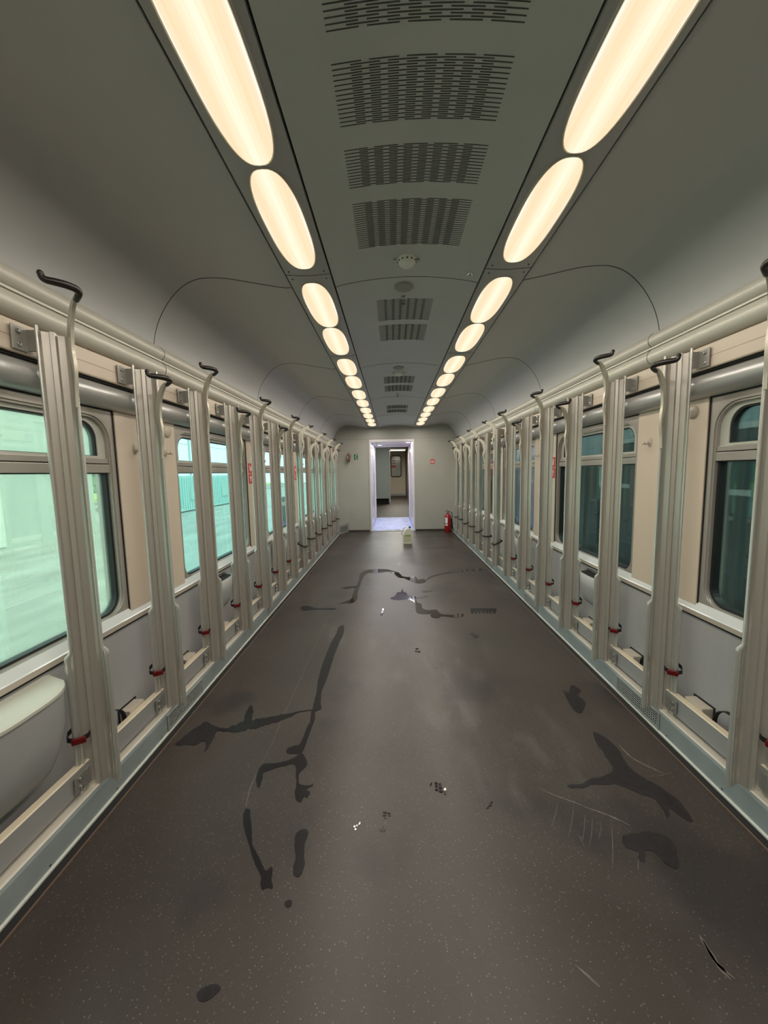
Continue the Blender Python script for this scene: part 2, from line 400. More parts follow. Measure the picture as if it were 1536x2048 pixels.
# ------------------------------------------------------------------ windows
for nm, s in sides:
    for k, (y0, y1) in enumerate(WIN):
        n = (k+1) + (0 if s < 0 else len(WIN))
        w = bpy.data.objects.new('window_%d' % n, None); w.location = (XC+s*1.38, (y0+y1)/2, WZ0); w.empty_display_size = .05; COL.objects.link(w)
        tag(w, kind='structure')
        h = (y1-y0)/2; H = WZ1-WZ0
        def X(u): return s*(u-1.38)
        a, b = -h, h
        bm = BM(); ring(bm, rrect(a, b, 0, H, .001, .001), rrect(a+.006, b-.006, .006, H-.006, .001, .001), X(1.340), X(1.40)); obj('rubber_seal', bm, m_black, w)
        bm = BM()
        ring(bm, rrect(a+.006, b-.006, .006, H-.006, .002, .002), rrect(a+.028, b-.028, .022, H-.035, .085, .11), X(1.344), X(1.355))
        ring(bm, rrect(a+.023, b-.023, .016, H-.030, .085, .11), rrect(a+.036, b-.036, .024, H-.044, .08, .10), X(1.350), X(1.40))
        obj('frame', bm, m_frame, w, autos=35)
        # transom rail between the two panes
        bm = BM()
        box(bm, *sorted((X(1.352), X(1.395))), a+.032, b-.032, .668, .705, bev=.002)
        box(bm, *sorted((X(1.356), X(1.395))), a+.032, b-.032, .709, .732, bev=.002)
        tr = obj('transom', bm, m_frame, w)
        bm = BM(); box(bm, *sorted((X(1.362), X(1.394))), a+.034, b-.034, .704, .710); obj('groove', bm, m_black, tr)
        # opening sash at the top
        bm = BM(); ring(bm, rrect(a+.036, b-.036, .733, H-.044, .004, .10), rrect(a+.080, b-.080, .742, H-.060, .004, .075), X(1.366), X(1.392))
        t = obj('sash', bm, m_sash, w, autos=35)
        bm = BM(); ring(bm, rrect(a+.080, b-.080, .742, H-.060, .004, .075), rrect(a+.090, b-.090, .744, H-.067, .004, .07), X(1.370), X(1.394)); obj('gasket', bm, m_black, t)
        gm = m_glassL0 if (s < 0 and k == 1) else (m_glassL if s < 0 else m_glassR)
        gm0 = m_glassL if s < 0 else m_glassR
        bm = BM(); box(bm, *sorted((X(1.380), X(1.384))), a+.085, b-.085, .742, H-.062); obj('upper_pane', bm, gm0 if not (s < 0 and k == 1) else gm, w)
        bm = BM(); ring(bm, rrect(a+.036, b-.036, .024, .668, .08, .003), rrect(a+.048, b-.048, .034, .664, .075, .003), X(1.364), X(1.396)); obj('lower_gasket', bm, m_black, w)
        bm = BM(); box(bm, *sorted((X(1.386), X(1.390))), a+.042, b-.042, .028, .668); obj('lower_pane', bm, gm, w)

# ------------------------------------------------------------------ ceiling
half = [(1.337, 1.935), (1.333, 1.99), (1.312, 2.08), (1.272, 2.165), (1.212, 2.245), (1.140, 2.303), (1.065, 2.330), (.985, 2.333), (.90, 2.325), (.80, 2.306), (.70, 2.287), (.612, 2.272)]
cv = [(p.x, p.y) for p in smooth_pts([(u, z, 0) for u, z in half], 4)]
LX = {'left': -.398, 'right': .577}; LZ = 2.270
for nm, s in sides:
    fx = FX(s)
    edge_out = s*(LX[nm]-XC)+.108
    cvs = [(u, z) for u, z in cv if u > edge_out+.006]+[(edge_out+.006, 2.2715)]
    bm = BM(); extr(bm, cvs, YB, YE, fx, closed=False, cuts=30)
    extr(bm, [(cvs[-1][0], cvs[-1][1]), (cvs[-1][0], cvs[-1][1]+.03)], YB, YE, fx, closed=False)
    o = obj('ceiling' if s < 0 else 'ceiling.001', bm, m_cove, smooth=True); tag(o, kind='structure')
    bm = BM()
    for yj in (2.1, 3.68, 5.26, 6.84):
        tube(bm, [(fx(u), yj, z-.0004) for u, z in cvs], .0018, 5)
    o = obj('trim_%d' % (23 if s < 0 else 24), bm, m_gap); tag(o, kind='structure')
# centre ceiling, gently arched
xl, xr = LX['left']+.108+.008, LX['right']-.108-.008
cc = [(xl+(xr-xl)*k/24, 2.278+.040*math.sin(math.pi*k/24)**.8 if 0 < k < 24 else 2.278) for k in range(25)]
bm = BM(); extr(bm, cc, YB, YE, closed=False, cuts=20)
extr(bm, [cc[0], (cc[0][0], cc[0][1]+.03)], YB, YE, closed=False); extr(bm, [cc[-1], (cc[-1][0], cc[-1][1]+.03)], YB, YE, closed=False)
o = obj('ceiling.002', bm, m_ceil, smooth=False, autos=30); tag(o, kind='structure')
bm = BM()
for yj in (2.12, 3.70, 5.28, 6.86):
    tube(bm, [(x, yj, z-.0004) for x, z in cc], .0012, 5)
o = obj('trim_25', bm, m_gap); tag(o, kind='structure')
def cz_at(x):
    t = min(1, max(0, (x-xl)/(xr-xl))); return 2.278+.040*max(0.0, math.sin(math.pi*t))**.8
# roof above everything (keeps daylight out of the gaps)
bm = BM(); box(bm, XC-1.45, XC+1.45, YB-.1, YE+.1, 2.44, 2.52)
o = obj('ceiling.003', bm, m_gap); tag(o, kind='structure')
# light strips
pairs = [(-1.80, -1.215), (-1.20, -.615), (-.52, .065), (.08, .665), (.71, 1.295), (1.313, 1.908), (2.047, 2.634), (2.651, 3.234), (3.35, 3.90), (3.93, 4.49), (4.585, 5.14), (5.18, 5.73), (5.80, 6.34), (6.38, 6.92), (6.98, 7.50), (7.54, 8.07)]
for nm, s in sides:
    lx = LX[nm]; bm = BM()
    strip = [(lx-.108+.216*k/12, LZ+.004-.006*math.sin(math.pi*k/12)) for k in range(13)]
    extr(bm, strip, YB, YE, closed=False); extr(bm, [(strip[0][0], strip[0][1]), (strip[0][0], strip[0][1]+.03)], YB, YE, closed=False)
    extr(bm, [(strip[-1][0], strip[-1][1]), (strip[-1][0], strip[-1][1]+.03)], YB, YE, closed=False)
    for ya in (1.975, 3.29, 4.535, 5.765, 6.95):
        tube(bm, [(x, ya, z-.0004) for x, z in strip], .0012, 5, mi=1)
        for dy in (-.035, .035):
            for dx in (-.085, .085):
                lathe(bm, [(.004, 0), (.004, -.0015)], (lx+dx, ya+dy, LZ), 8, 'z', 1)
    o = obj('trim_%d' % (26 if s < 0 else 27), bm, [m_strip, m_gap], autos=30); tag(o, kind='structure')
def oval(w, l, n=48, p=2.7):
    out = []
    for k in range(n):
        a = 2*math.pi*k/n; c, d = math.cos(a), math.sin(a)
        out.append((math.copysign(abs(c)**(2/p), c)*w, math.copysign(abs(d)**(2/p), d)*l))
    return out
m_rim = mat('lamp_rim', (.55, .50, .36), .3)
vis = 0
for nm, s in sides:
    vis = 0
    for i, (a, b) in enumerate(pairs):
        L = (b-a)/2
        if b > .6: vis += 1
        if b > .6:
            lab = 'glowing warm white oval ceiling light, %s from the camera in the %s row' % (ORD[vis-1], nm)
        else: lab = 'glowing warm white oval ceiling light behind the camera in the %s row' % nm
        t = thing('ceiling_light', lab, 'ceiling light', (LX[nm], (a+b)/2, LZ-.003), group='oval ceiling lights in the %s row' % nm if b > .6 else 'oval ceiling lights behind the camera, %s row' % nm)
        bm = BM(); out = oval(.079, L); R = [[bm.verts.new((x*f, y*(1-(1-f)*.079/L), z)) for x, y in out] for f, z in ((1, 0), (.96, -.0045), (.80, -.007), (.40, -.0085))]
        for p, q in zip(R, R[1:]):
            for k in range(48): bm.faces.new((p[k], p[(k+1) % 48], q[(k+1) % 48], q[k]))
        bm.faces.new(R[-1]); obj('diffuser', bm, m_diff, t, smooth=True)
        bm = BM(); o1 = oval(.0825, L+.0035); tube(bm, [(x, y, 0) for x, y in o1]+[(*o1[0], 0)], .0022, 6, cap=False); obj('rim', bm, m_rim, t, smooth=True)
        ld = bpy.data.lights.new('lamp', 'AREA'); ld.shape = 'RECTANGLE'; ld.size = .13; ld.size_y = 2*L-.06
        ld.energy = LAMP_W; ld.color = (1.0, .92, .81)
        lo = bpy.data.objects.new('lamp', ld); lo.location = (0, 0, -.012); link(lo, t)

# ceiling air slots
vents = [(.80, .978, .225), (1.050, 1.220, .225), (1.305, 1.462, .225), (1.546, 1.830, .225), (2.373, 2.68, .168), (2.765, 3.07, .168), (4.19, 4.50, .168), (4.61, 4.93, .168), (5.95, 6.25, .168), (6.34, 6.64, .168)]
m_slot2 = mat('slot_grey', (.15, .155, .145), .8); m_slot = mat('slot_dark', (.075, .077, .07), .8)
for i, (a, b, hw) in enumerate(vents):
    near = i < 4; wl = .075 if near else .062; per = (2*hw-wl)/4 if near else (2*hw-wl)/3; cx = .09
    t = BM(); nr = max(2, int(round((b-a)/.0128)))
    for r in range(nr*2+1):
        y = a+(b-a)*r/(nr*2)
        cnt = (5 if near else 4) - (r % 2); off = (r % 2)*per/2
        for c in range(cnt):
            x0 = cx-hw+off+c*per; x1 = x0+wl
            z0, z1 = cz_at(x0)-.0008, cz_at(x1)-.0008; zt = .0012
            q = [(x0, y-zt, z0), (x1, y-zt, z1), (x1, y+zt, z1), (x0, y+zt, z0)]
            lo_ = [t.verts.new(v) for v in q]; hi_ = [t.verts.new((v[0], v[1], v[2]+.006)) for v in q]
            t.faces.new(lo_)
            for k in range(4): t.faces.new((lo_[k], lo_[(k+1) % 4], hi_[(k+1) % 4], hi_[k]))
    o = obj('ceiling_vent', t, m_slot if near else m_slot2)
    tag(o, 'field of short dark air slots in the centre ceiling, %s from the camera' % ORD[i], 'ceiling vent', 'slotted air vents along the centre ceiling')

# ------------------------------------------------------------------ end wall with doorway, gangway, next carriage
bm = BM()
D0, D1, DH = -.495, .478, 2.018
box(bm, XC-1.45, D0, YE, YE+.08, 0, 2.45); box(bm, D1, XC+1.45, YE, YE+.08, 0, 2.45); box(bm, D0, D1, YE, YE+.08, DH, 2.45)
box(bm, XC-1.3, XC+1.3, YE-.0015, YE+.001, 2.034, 2.038, 1)
box(bm, D0-.035, D0-.030, YE-.0015, YE+.001, 0, DH+.02, 1)
o = obj('wall_back', bm, [m_endwall, mat('end_wall_joint', (.26, .25, .22), .5)]); tag(o, kind='structure')
bm = BM(); box(bm, XC-1.45, XC+1.45, YB-.1, YB, 0, 2.45); o = obj('wall_front', bm, m_endwall); tag(o, kind='structure')
bm = BM(); box(bm, XC-1.17, D0-.04, YE-.010, YE-.001, 0, .035); box(bm, D1+.02, XC+1.22, YE-.010, YE-.001, 0, .035); o = obj('baseboard_back', bm, m_dark); tag(o, kind='structure')
d = bpy.data.objects.new('door_1', None); d.location = (0, YE, 0); COL.objects.link(d); tag(d, kind='structure')
bm = BM()
for x0, x1, z0, z1 in ((D0-.004, D0+.028, 0, DH), (D1-.028, D1+.004, 0, DH), (D0+.028, D1-.028, DH-.05, DH)): box(bm, x0, x1, -.012, .10, z0, z1, bev=.004)
obj('door_frame', bm, m_white, d)
bm = BM(); box(bm, D0+.028, D1-.028, -.02, .12, .001, .014, bev=.004); obj('threshold', bm, m_sill, d)
# gangway passage
G0, G1 = YE+.08, 10.86
bm = BM()
box(bm, D0-.06, D0+.0, G0, G1, 0, 2.1); box(bm, D1, D1+.06, G0, G1, 0, 2.1)
o = obj('wall_left.001', bm, m_white); tag(o, kind='structure')
bm = BM(); box(bm, D0, D1, G0, G1, 2.03, 2.1); o = obj('ceiling.004', bm, m_white); tag(o, kind='structure')
bm = BM(); nx, ny = 20, 40
V = [[bm.verts.new((D0+(D1-D0)*i/nx, YE+.02+(G1-YE+.02)*j/ny, .016+.022*noise.noise(Vector((i*.45, j*1.1, 3))))) for i in range(nx+1)] for j in range(ny+1)]
for j in range(ny):
    for i in range(nx): bm.faces.new((V[j][i], V[j][i+1], V[j+1][i+1], V[j+1][i]))
o = obj('floor_sheet', bm, mat('crumpled_sheet', (.36, .42, .68), .5, noise_amt=.4, noise_scale=9, stretch=(.5, 2, 1)), smooth=True)
sm = o.modifiers.new('s', 'SOLIDIFY'); sm.thickness = .002
tag(o, 'bluish white crumpled protective sheet covering the gangway floor beyond the doorway', 'floor covering')
bm = BM(); box(bm, -2.0, 2.0, YE, 22.2, -.07, -.004); o = obj('floor.001', bm, mat('vestibule_floor', (.050, .042, .035), .55, spec=.25, noise_amt=.4, noise_scale=2.5)); tag(o, kind='structure')
for j, (gx, gy) in enumerate(((-.33, 9.0), (.27, 9.0), (.40, 9.55), (-.33, 10.3))):
    t = thing('gangway_light', ['round bright downlight at the left of the gangway ceiling nearest the doorway', 'small round bright downlight right of centre in the gangway ceiling', 'round bright downlight at the right edge of the gangway ceiling', 'round downlight at the far end of the gangway ceiling'][j], 'ceiling light', (gx, gy, 2.03), group='gangway downlights')
    bm = BM(); lathe(bm, [(.06, 0), (.055, -.006), (.02, -.008)], seg=20); obj('lens', bm, emit('downlight_glow', (1, .97, .95), 3.0), t)
    bm = BM(); lathe(bm, [(.068, 0.001), (.066, -.005), (.058, -.005)], seg=20); obj('ring', bm, m_chrome, t)
    ld = bpy.data.lights.new('lamp', 'AREA'); ld.shape = 'DISK'; ld.size = .12; ld.energy = 5.0; ld.color = (.93, .93, 1)
    lo = bpy.data.objects.new('lamp', ld); lo.location = (0, 0, -.015); link(lo, t)
# second portal and next carriage vestibule
bm = BM()
box(bm, -2.0, D0, G1, G1+.08, -.004, 2.6); box(bm, D1, 2.0, G1, G1+.08, -.004, 2.6); box(bm, D0, D1, G1, G1+.08, 2.03, 2.6)
box(bm, D0, D0+.02, G1-.03, G1+.05, 0, 2.03, 1); box(bm, D1-.02, D1, G1-.03, G1+.05, 0, 2.03, 1); box(bm, D0, D1, G1-.03, G1+.05, 2.01, 2.03, 1); box(bm, D0+.02, D1-.02, G1-.03, G1+.05, 0, .018, 1)
o = obj('wall_back.001', bm, [m_endwall, m_white]); tag(o, kind='structure')
bm = BM(); box(bm, -2.0, -1.3, G1, 22, 0, 2.6); box(bm, .72, .9, G1, 22, 0, 2.6); o = obj('wall_right.001', bm, mat('vestibule_dark_wall', (.16, .13, .10), .5)); tag(o, kind='structure')
bm = BM(); box(bm, -2.0, 2.0, G1, 22.1, 2.55, 2.65); o = obj('ceiling.005', bm, m_strip); tag(o, kind='structure')
bm = BM(); box(bm, -2, 2, 21.5, 21.6, 0, 2.6); o = obj('wall_back.002', bm, mat('vestibule_beige', (.68, .62, .50), .5)); tag(o, kind='structure')
bm = BM(); box(bm, -1.3, .7, 21.47, 21.5, 0, .12); o = obj('baseboard_back.001', bm, m_rail); tag(o, kind='structure')
t = thing('partition', 'grey cabinet partition standing left in the next carriage beyond the gangway', 'partition', (-.7, 16.0, 0))
bm = BM(); box(bm, -.6, .60, 0, .8, .22, 2.55, bev=.006); obj('panel', bm, mat('partition_grey', (.46, .49, .45), .45), t)
bm = BM(); box(bm, -.6, .52, .08, .78, 0, .22); obj('plinth', bm, m_gap, t)
bm = BM(); box(bm, .56, .60, 0, .05, 0, .22); obj('leg', bm, m_sill, t)
t = thing('door_window', 'rounded window with thick black rubber surround in the far beige door', 'window', (.20, 21.46, 0))
bm = BM()
def ring_y(bm, outer, inner, y0, y1):
    A = [[bm.verts.new((x, y, z)) for x, z in L] for y in (y0, y1) for L in (outer, inner)]; n = len(outer)
    for k in range(n):
        j = (k+1) % n
        for a, b in ((A[0], A[1]), (A[2], A[3]), (A[0], A[2]), (A[1], A[3])): bm.faces.new((a[k], a[j], b[j], b[k]))
ring_y(bm, rrect(-.30, .30, 1.05, 2.24, .13, .13), rrect(-.255, .255, 1.095, 2.195, .10, .10), -.03, .03); obj('rubber_surround', bm, m_black, t)
bm = BM(); box(bm, -.26, .26, 0, .01, 1.09, 2.20); obj('pane', bm, mat('far_pane', (.50, .52, .46), .15), t)
bm = BM(); box(bm, -.25, -.02, -.008, -.001, 1.56, 1.70); obj('red_notice', bm, m_sred, t)
bm = BM()
for r, (z, w) in enumerate(((1.92, .20), (1.78, .18))):
    for k in range(5): box(bm, -.23+k*.043, -.23+k*.043+.03, -.006, -.001, z, z+.07)
obj('red_lettering', bm, m_sred, t)
bm = BM(); lathe(bm, [(.07, 0), (.07, -.006)], (-.17, 0, 2.10), 16, 'y'); obj('white_sticker', bm, m_swhite, t)
t = thing('tube_light', 'lit fluorescent tube light on the ceiling of the far vestibule', 'ceiling light', (.25, 17.2, 2.30))
bm = BM(); box(bm, -.36, .36, -.06, .06, 0, .06, bev=.01); obj('housing', bm, m_strip, t)
bm = BM(); tube(bm, [(-.33, 0, -.02), (.33, 0, -.02)], .025, 12); obj('tube', bm, emit('tube_glow', (1, .95, .82), 2.2), t)
ld = bpy.data.lights.new('lamp', 'AREA'); ld.shape = 'RECTANGLE'; ld.size = .66; ld.size_y = .08; ld.energy = 80; ld.color = (1, .92, .78)
lo = bpy.data.objects.new('lamp', ld); lo.location = (0, 0, -.05); link(lo, t)
for yy in (12.2, 14.0):  # unseen fill lights above the lintel, added to brighten the partition front
    ld = bpy.data.lights.new('vestibule_fill', 'AREA'); ld.shape = 'RECTANGLE'; ld.size = .6; ld.size_y = .15; ld.energy = 20; ld.color = (.95, 1, .92)
    lo = bpy.data.objects.new('vestibule_fill', ld); lo.location = (-.3, yy, 2.53); link(lo)
# corner heater cover at the left end
t = thing('heater_cover', 'low light grey heater cover with mesh front in the far left floor corner', 'heater cover', (-1.16, 7.98, 0), math.atan2(.47, .165))
bm = BM(); box(bm, 0, .49, 0, .10, 0, .215, bev=.006); obj('cover', bm, m_rail, t)
bm = BM(); box(bm, .08, .43, -.003, .004, .05, .165); obj('mesh_panel', bm, mat('mesh_grey', (.16, .19, .17), .6), t)

# ------------------------------------------------------------------ skirting grilles
m_mesh = mat('grille_mesh', (.46, .49, .47), .4, metal=.4)
for nm, s in sides:
    fx = FX(s)
    for i, (a, b) in enumerate(((1.79, 2.15), (3.37, 3.72), (4.96, 5.30), (6.54, 6.88))):
        t = thing('skirting_grille', 'perforated metal air grille in the %s skirting, %s from the camera' % (nm, ORD[i]), 'air grille', (fx(1.222), (a+b)/2, 0), group='air grilles in the %s skirting' % nm)
        L = (b-a)/2
        bm = BM(); box(bm, *sorted((s*.0026, s*.0012)), -L, L, .018, .100); obj('backing', bm, m_gap, t)
        bm = BM()
        ring(bm, rrect(-L, L, .016, .102, .002, .002, 1), rrect(-L+.006, L-.006, .022, .096, .002, .002, 1), s*-.003, s*.002)
        for k in range(1, 7): box(bm, *sorted((s*-.002, s*.001)), -L, L, .016+k*.0123-.0014, .016+k*.0123+.0014)
        n = int(2*L/.0155)
        for k in range(1, n): y = -L+2*L*k/n; box(bm, *sorted((s*-.0018, s*.001)), y-.0016, y+.0016, .018, .100)
        obj('mesh', bm, m_mesh, t)

# ------------------------------------------------------------------ bicycle racks
PY = [1.345+.484*k for k in range(14)]     # aisle flange station
def rack(side, s, facing, high):
    """origin: wall flange on the floor line. facing=-1: toward the camera, +1: away"""
    ax = 1 if s < 0 else -1                                  # aisle direction in x
    f = -facing                                               # chord slant
    ec = Vector((ax*.85, .53*f, 0)); en = Vector((ax*.53, -.85*f, 0))
    def P(c, n, z): v = ec*c+en*n; return (v.x, v.y, z)
    t = thing('bicycle_rack', 'x', 'bicycle rack', (0, 0, 0))
    # post
    bm = BM()
    front = [(0, .004), (.004, .005), (.008, -.016), (.028, -.020), (.032, -.008), (.046, -.008), (.051, -.020), (.070, -.024), (.079, -.020), (.086, -.010), (.089, .002), (.092, .005)]
    back = [(c, n-.0035) for c, n in front]
    prof = front+back[::-1]
    zs = (.112, 1.806)
    R = [[bm.verts.new(P(c, n, z if not (z > 1 and c > .05) else z-.006)) for c, n in prof] for z in zs]
    N = len(prof)
    for k in range(N): bm.faces.new((R[0][k], R[0][(k+1) % N], R[1][(k+1) % N], R[1][k]))
    for q in R:
        for k in range(len(front)-1): bm.faces.new((q[k], q[k+1], q[N-2-k], q[N-1-k]))
    for c in (.008,):                                       # pale drainage ribs behind
        tube(bm, [P(.040, -.013, .12), P(.040, -.013, 1.79)], .005, 6)
    post = obj('post', bm, m_post, t)
    # rounded edge tubes, stepping outwards on the lower part
    for c0, c1, tp in ((.0, -.013, 1.818), (.093, .106, 1.800)):
        bm = BM()
        pts = [P(c0, .003, tp), P(c0, .003, .668), P(c0+(c1-c0)*.25, .004, .657), P(c1-(c1-c0)*.1, .005, .645), P(c1, .005, .632), P(c1, .005, .40), P(c1, .005, .110)]
        tube(bm, pts, [.0055, .0055, .0065, .0095, .0098, .0092, .0092], 10)
        # lower side fin closing the gap to the post
        a_, b_ = (c0, c1)
        vs = [bm.verts.new(P(a_, 0, .112)), bm.verts.new(P(b_, .001, .112)), bm.verts.new(P(b_, .001, .632)), bm.verts.new(P(a_, 0, .66))]
        ws = [bm.verts.new(P(a_, .004, .112)), bm.verts.new(P(b_, .004, .112)), bm.verts.new(P(b_, .004, .632)), bm.verts.new(P(a_, .004, .66))]
        bm.faces.new(vs); bm.faces.new(ws)
        for k in range(4): bm.faces.new((vs[k], vs[(k+1) % 4], ws[(k+1) % 4], ws[k]))
        obj('edge_tube', bm, m_cap, t, autos=40)
    # brackets to the two wall rails
    for z0, z1, uu in ((1.728, 1.806, .035), (.138, .205, -.012)):
        bm = BM()
        wx = -ax*uu                                            # rail face in local x
        by = facing*.004
        x0, x1 = sorted((wx+ax*.001, wx+ax*.005))
        ya, yb = sorted((facing*.066, 0))
        if facing > 0: ya, yb = -.01, .060
        else: ya, yb = -.060, .01
        if uu < 0: x0, x1 = sorted((wx+ax*.0005-ax*.0, wx+ax*.004))
        box(bm, x0, x1, ya, yb, z0, z1, bev=.0015)
        xa, xb = sorted((wx, ax*.006)); 
        if xb-xa < .012: xa, xb = xa-.006, xb+.006
        box(bm, xa, xb, -.006, .002, z0+.004, z1-.004, bev=.001)
        br = obj('bracket', bm, m_brack, t)
        for zz in (z0+.018, z1-.018):
            bm = BM(); lathe(bm, [(.0085, 0), (.0085, .003), (.006, .005), (.005, .008), (.001, .008)] if ax > 0 else [(.0085, 0), (.0085, -.003), (.006, -.005), (.005, -.008), (.001, -.008)], (wx+ax*.004, facing*.036, zz), 8, 'x')
            obj('bolt', bm, m_steel, br)
    # hook arm: a flat S-shaped blade
    zb = 1.552 if high else 1.388
    A0 = Vector(P(.090, .004, 0)); dirv = Vector((ax*.10, facing*.08, 0)).normalized(); nrm = Vector((-dirv.y, dirv.x, 0))
    cen = [(0.000, .004, .005), (.050, .012, .005), (.090, .024, .0055), (.120, .027, .008), (.150, .020, .013), (.185, .006, .018), (.225, .003, .023), (.268, .014, .024), (.300, .040, .020), (.322, .068, .014), (.334, .096, .009), (.338, .120, .005)]
    pts = []
    C3 = smooth_pts([(w, z, h) for z, w, h in cen], 3)
    bm = BM(); ring_a = []
    for i, c in enumerate(C3):
        tgt = (C3[min(i+1, len(C3)-1)]-C3[max(i-1, 0)]); tv = Vector((tgt.x, tgt.y)).normalized(); nv = Vector((-tv.y, tv.x))
        hw = c.z
        row = []
        for sg in (-1, 1):
            w = c.x+nv.x*hw*sg; z = c.y+nv.y*hw*sg
            for th in (-.005, .005):
                v = A0+dirv*w+nrm*th; row.append(bm.verts.new((v.x, v.y, zb+z)))
        ring_a.append(row)
    for p, q in zip(ring_a, ring_a[1:]):
        for a_, b_ in ((0, 1), (1, 3), (3, 2), (2, 0)): bm.faces.new((p[a_], p[b_], q[b_], q[a_]))
    for q in (ring_a[0], ring_a[-1]): bm.faces.new((q[0], q[1], q[3], q[2]))
    obj('hook_arm', bm, m_arm, t)
    # black plastic wheel hook
    def H(a, b, z): v = A0+Vector((ax*a, facing*b, 0)); return (v.x, v.y, zb+z)
    hp = smooth_pts([H(.090, .072, .330), H(.108, .086, .335), H(.122, .098, .342), H(.124, .114, .346), H(.112, .136, .348), H(.094, .152, .349), H(.078, .163, .350), H(.070, .169, .354), H(.067, .172, .366)], 4)
    bm = BM(); rr = [.0085+.0030*math.sin(math.pi*i/(len(hp)-1)) for i in range(len(hp))]
    tube(bm, hp, rr, 12); bmesh.ops.create_uvsphere(bm, u_segments=12, v_segments=8, radius=.0095, matrix=Matrix.Translation(hp[-1]))
    obj('wheel_hook', bm, m_hook, t, smooth=True)
    # strap
    if facing < 0:
        bm = BM(); z0 = .335
        loop = [P(-.030, .010, z0), P(-.012, .019, z0), P(.012, .019, z0-.004), P(.030, .012, z0)]
        for i, (c, n) in enumerate(((-.034, -.012), (-.034, .012), (-.018, .020))):
            pass
        def strip_(pp, w, th):
            for (c0, n0, q0), (c1, n1, q1) in zip(pp, pp[1:]):
                a1 = Vector(P(c0, n0, q0)); b1 = Vector(P(c1, n1, q1)); d_ = (b1-a1).normalized(); pn = Vector((-d_.y, d_.x, 0))*th
                vv = []
                for base in (a1, b1):
                    for sg in (-1, 1):
                        for zz in (-w, w): vv.append(bm.verts.new(base+pn*sg+Vector((0, 0, zz))))
                for fidx in ((0, 1, 3, 2), (4, 5, 7, 6), (0, 1, 5, 4), (2, 3, 7, 6), (0, 2, 6, 4), (1, 3, 7, 5)): bm.faces.new([vv[k] for k in fidx])
        strip_([(-.020, -.028, z0+.022), (-.036, -.010, z0+.012), (-.036, .010, z0), (-.018, .021, z0-.004), (.010, .022, z0-.004), (.028, .014, z0), (.030, -.002, z0)], .009, .0016)
        strip_([(-.020, -.028, z0+.022), (.05, -.040, z0+.022), (.105, -.022, z0+.012)], .009, .0016)
        stp = obj('wheel_strap', bm, m_strap, t)
        bm = BM()
        a1 = Vector(P(-.016, .026, z0-.006)); b1 = Vector(P(.016, .026, z0-.006))
        vs = box(bm, -.022, .022, -.006, .006, -.0125, .0125, bev=.004)
        mrot = Matrix.Translation((a1+b1)/2) @ Matrix.Rotation(math.atan2(ec.y, ec.x), 4, 'Z')
        bmesh.ops.transform(bm, matrix=mrot, verts=bm.verts[:])
        obj('buckle', bm, m_red, stp)
        # free end of the strap, curling up behind the post
        bm = BM(); pp = []
        for k in range(13):
            a = math.radians(120-165*k/12)
            pp.append(Vector((-ax*.030, .195+.075*math.cos(a), .215+.082*math.sin(a))))
        for p, q in zip(pp, pp[1:]):
            rad = Vector((0, (p.y-.195), (p.z-.215))).normalized()*.0016; rq = Vector((0, (q.y-.195), (q.z-.215))).normalized()*.0016
            vv = [bm.verts.new(v) for v in (p-rad+Vector((.010, 0, 0)), p-rad-Vector((.010, 0, 0)), p+rad+Vector((.010, 0, 0)), p+rad-Vector((.010, 0, 0)), q-rq+Vector((.010, 0, 0)), q-rq-Vector((.010, 0, 0)), q+rq+Vector((.010, 0, 0)), q+rq-Vector((.010, 0, 0)))]
            for fidx in ((0, 1, 3, 2), (4, 5, 7, 6), (0, 1, 5, 4), (2, 3, 7, 6), (0, 2, 6, 4), (1, 3, 7, 5)): bm.faces.new([vv[k] for k in fidx])
        obj('strap_end', bm, m_strap, t)
    else:
        bm = BM(); z0 = .405
        tl = .012 if high else -.008
        bp = [(-.022, .012, z0+.014+tl), (-.024, -.018, z0+.006+tl), (-.012, -.034, z0+tl), (.05, -.036, z0-.004), (.106, -.026, z0-.006-tl), (.120, -.004, z0-tl), (.116, .014, z0+.004-tl)]
        tube(bm, smooth_pts([P(*q) for q in bp], 3), .0085, 8)
        obj('wheel_strap', bm, m_strap, t, smooth=True)
    return t

for nm, s in sides:
    protos = {}
    for k, y in enumerate(PY):
        facing = -1 if k < 7 else 1
        high = (k % 2 == 0) if k < 7 else (k % 2 == 1)
        wy = y-.05 if facing < 0 else y+.05
        wy += .03 if s < 0 else 0
        loc = (XC+s*1.262, wy, 0)
        lab = 'grey bicycle rack post with %s wheel hook, %s from the camera on the %s wall' % ('high' if high else 'low', ORD[k], nm)
        key = (facing, high)
        if key not in protos:
            t = rack(nm, s, facing, high); t.location = loc; t['label'] = lab; t['group'] = 'bicycle racks along the %s wall' % nm; protos[key] = t
        else: dup(protos[key], loc, lab)

# mounting blocks behind the lower rail
for nm, s in sides:
    fx = FX(s)
    for k in range(7):
        yy = PY[k]+.325
        t = thing('mounting_block', 'small cream mounting block behind the lower %s rail, %s from the camera' % (nm, ORD[k]), 'mounting block', (fx(1.335), yy, 0), group='mounting blocks behind the %s rail' % nm)
        bm = BM(); box(bm, *sorted((-s*.0005, -s*.052)), -.05, .05, .150, .236, bev=.003); obj('block', bm, m_band, t)
        bm = BM(); box(bm, *sorted((-s*.0003, -s*.004)), -.058, .060, .150, .243); obj('dark_cutout', bm, m_gap, t)

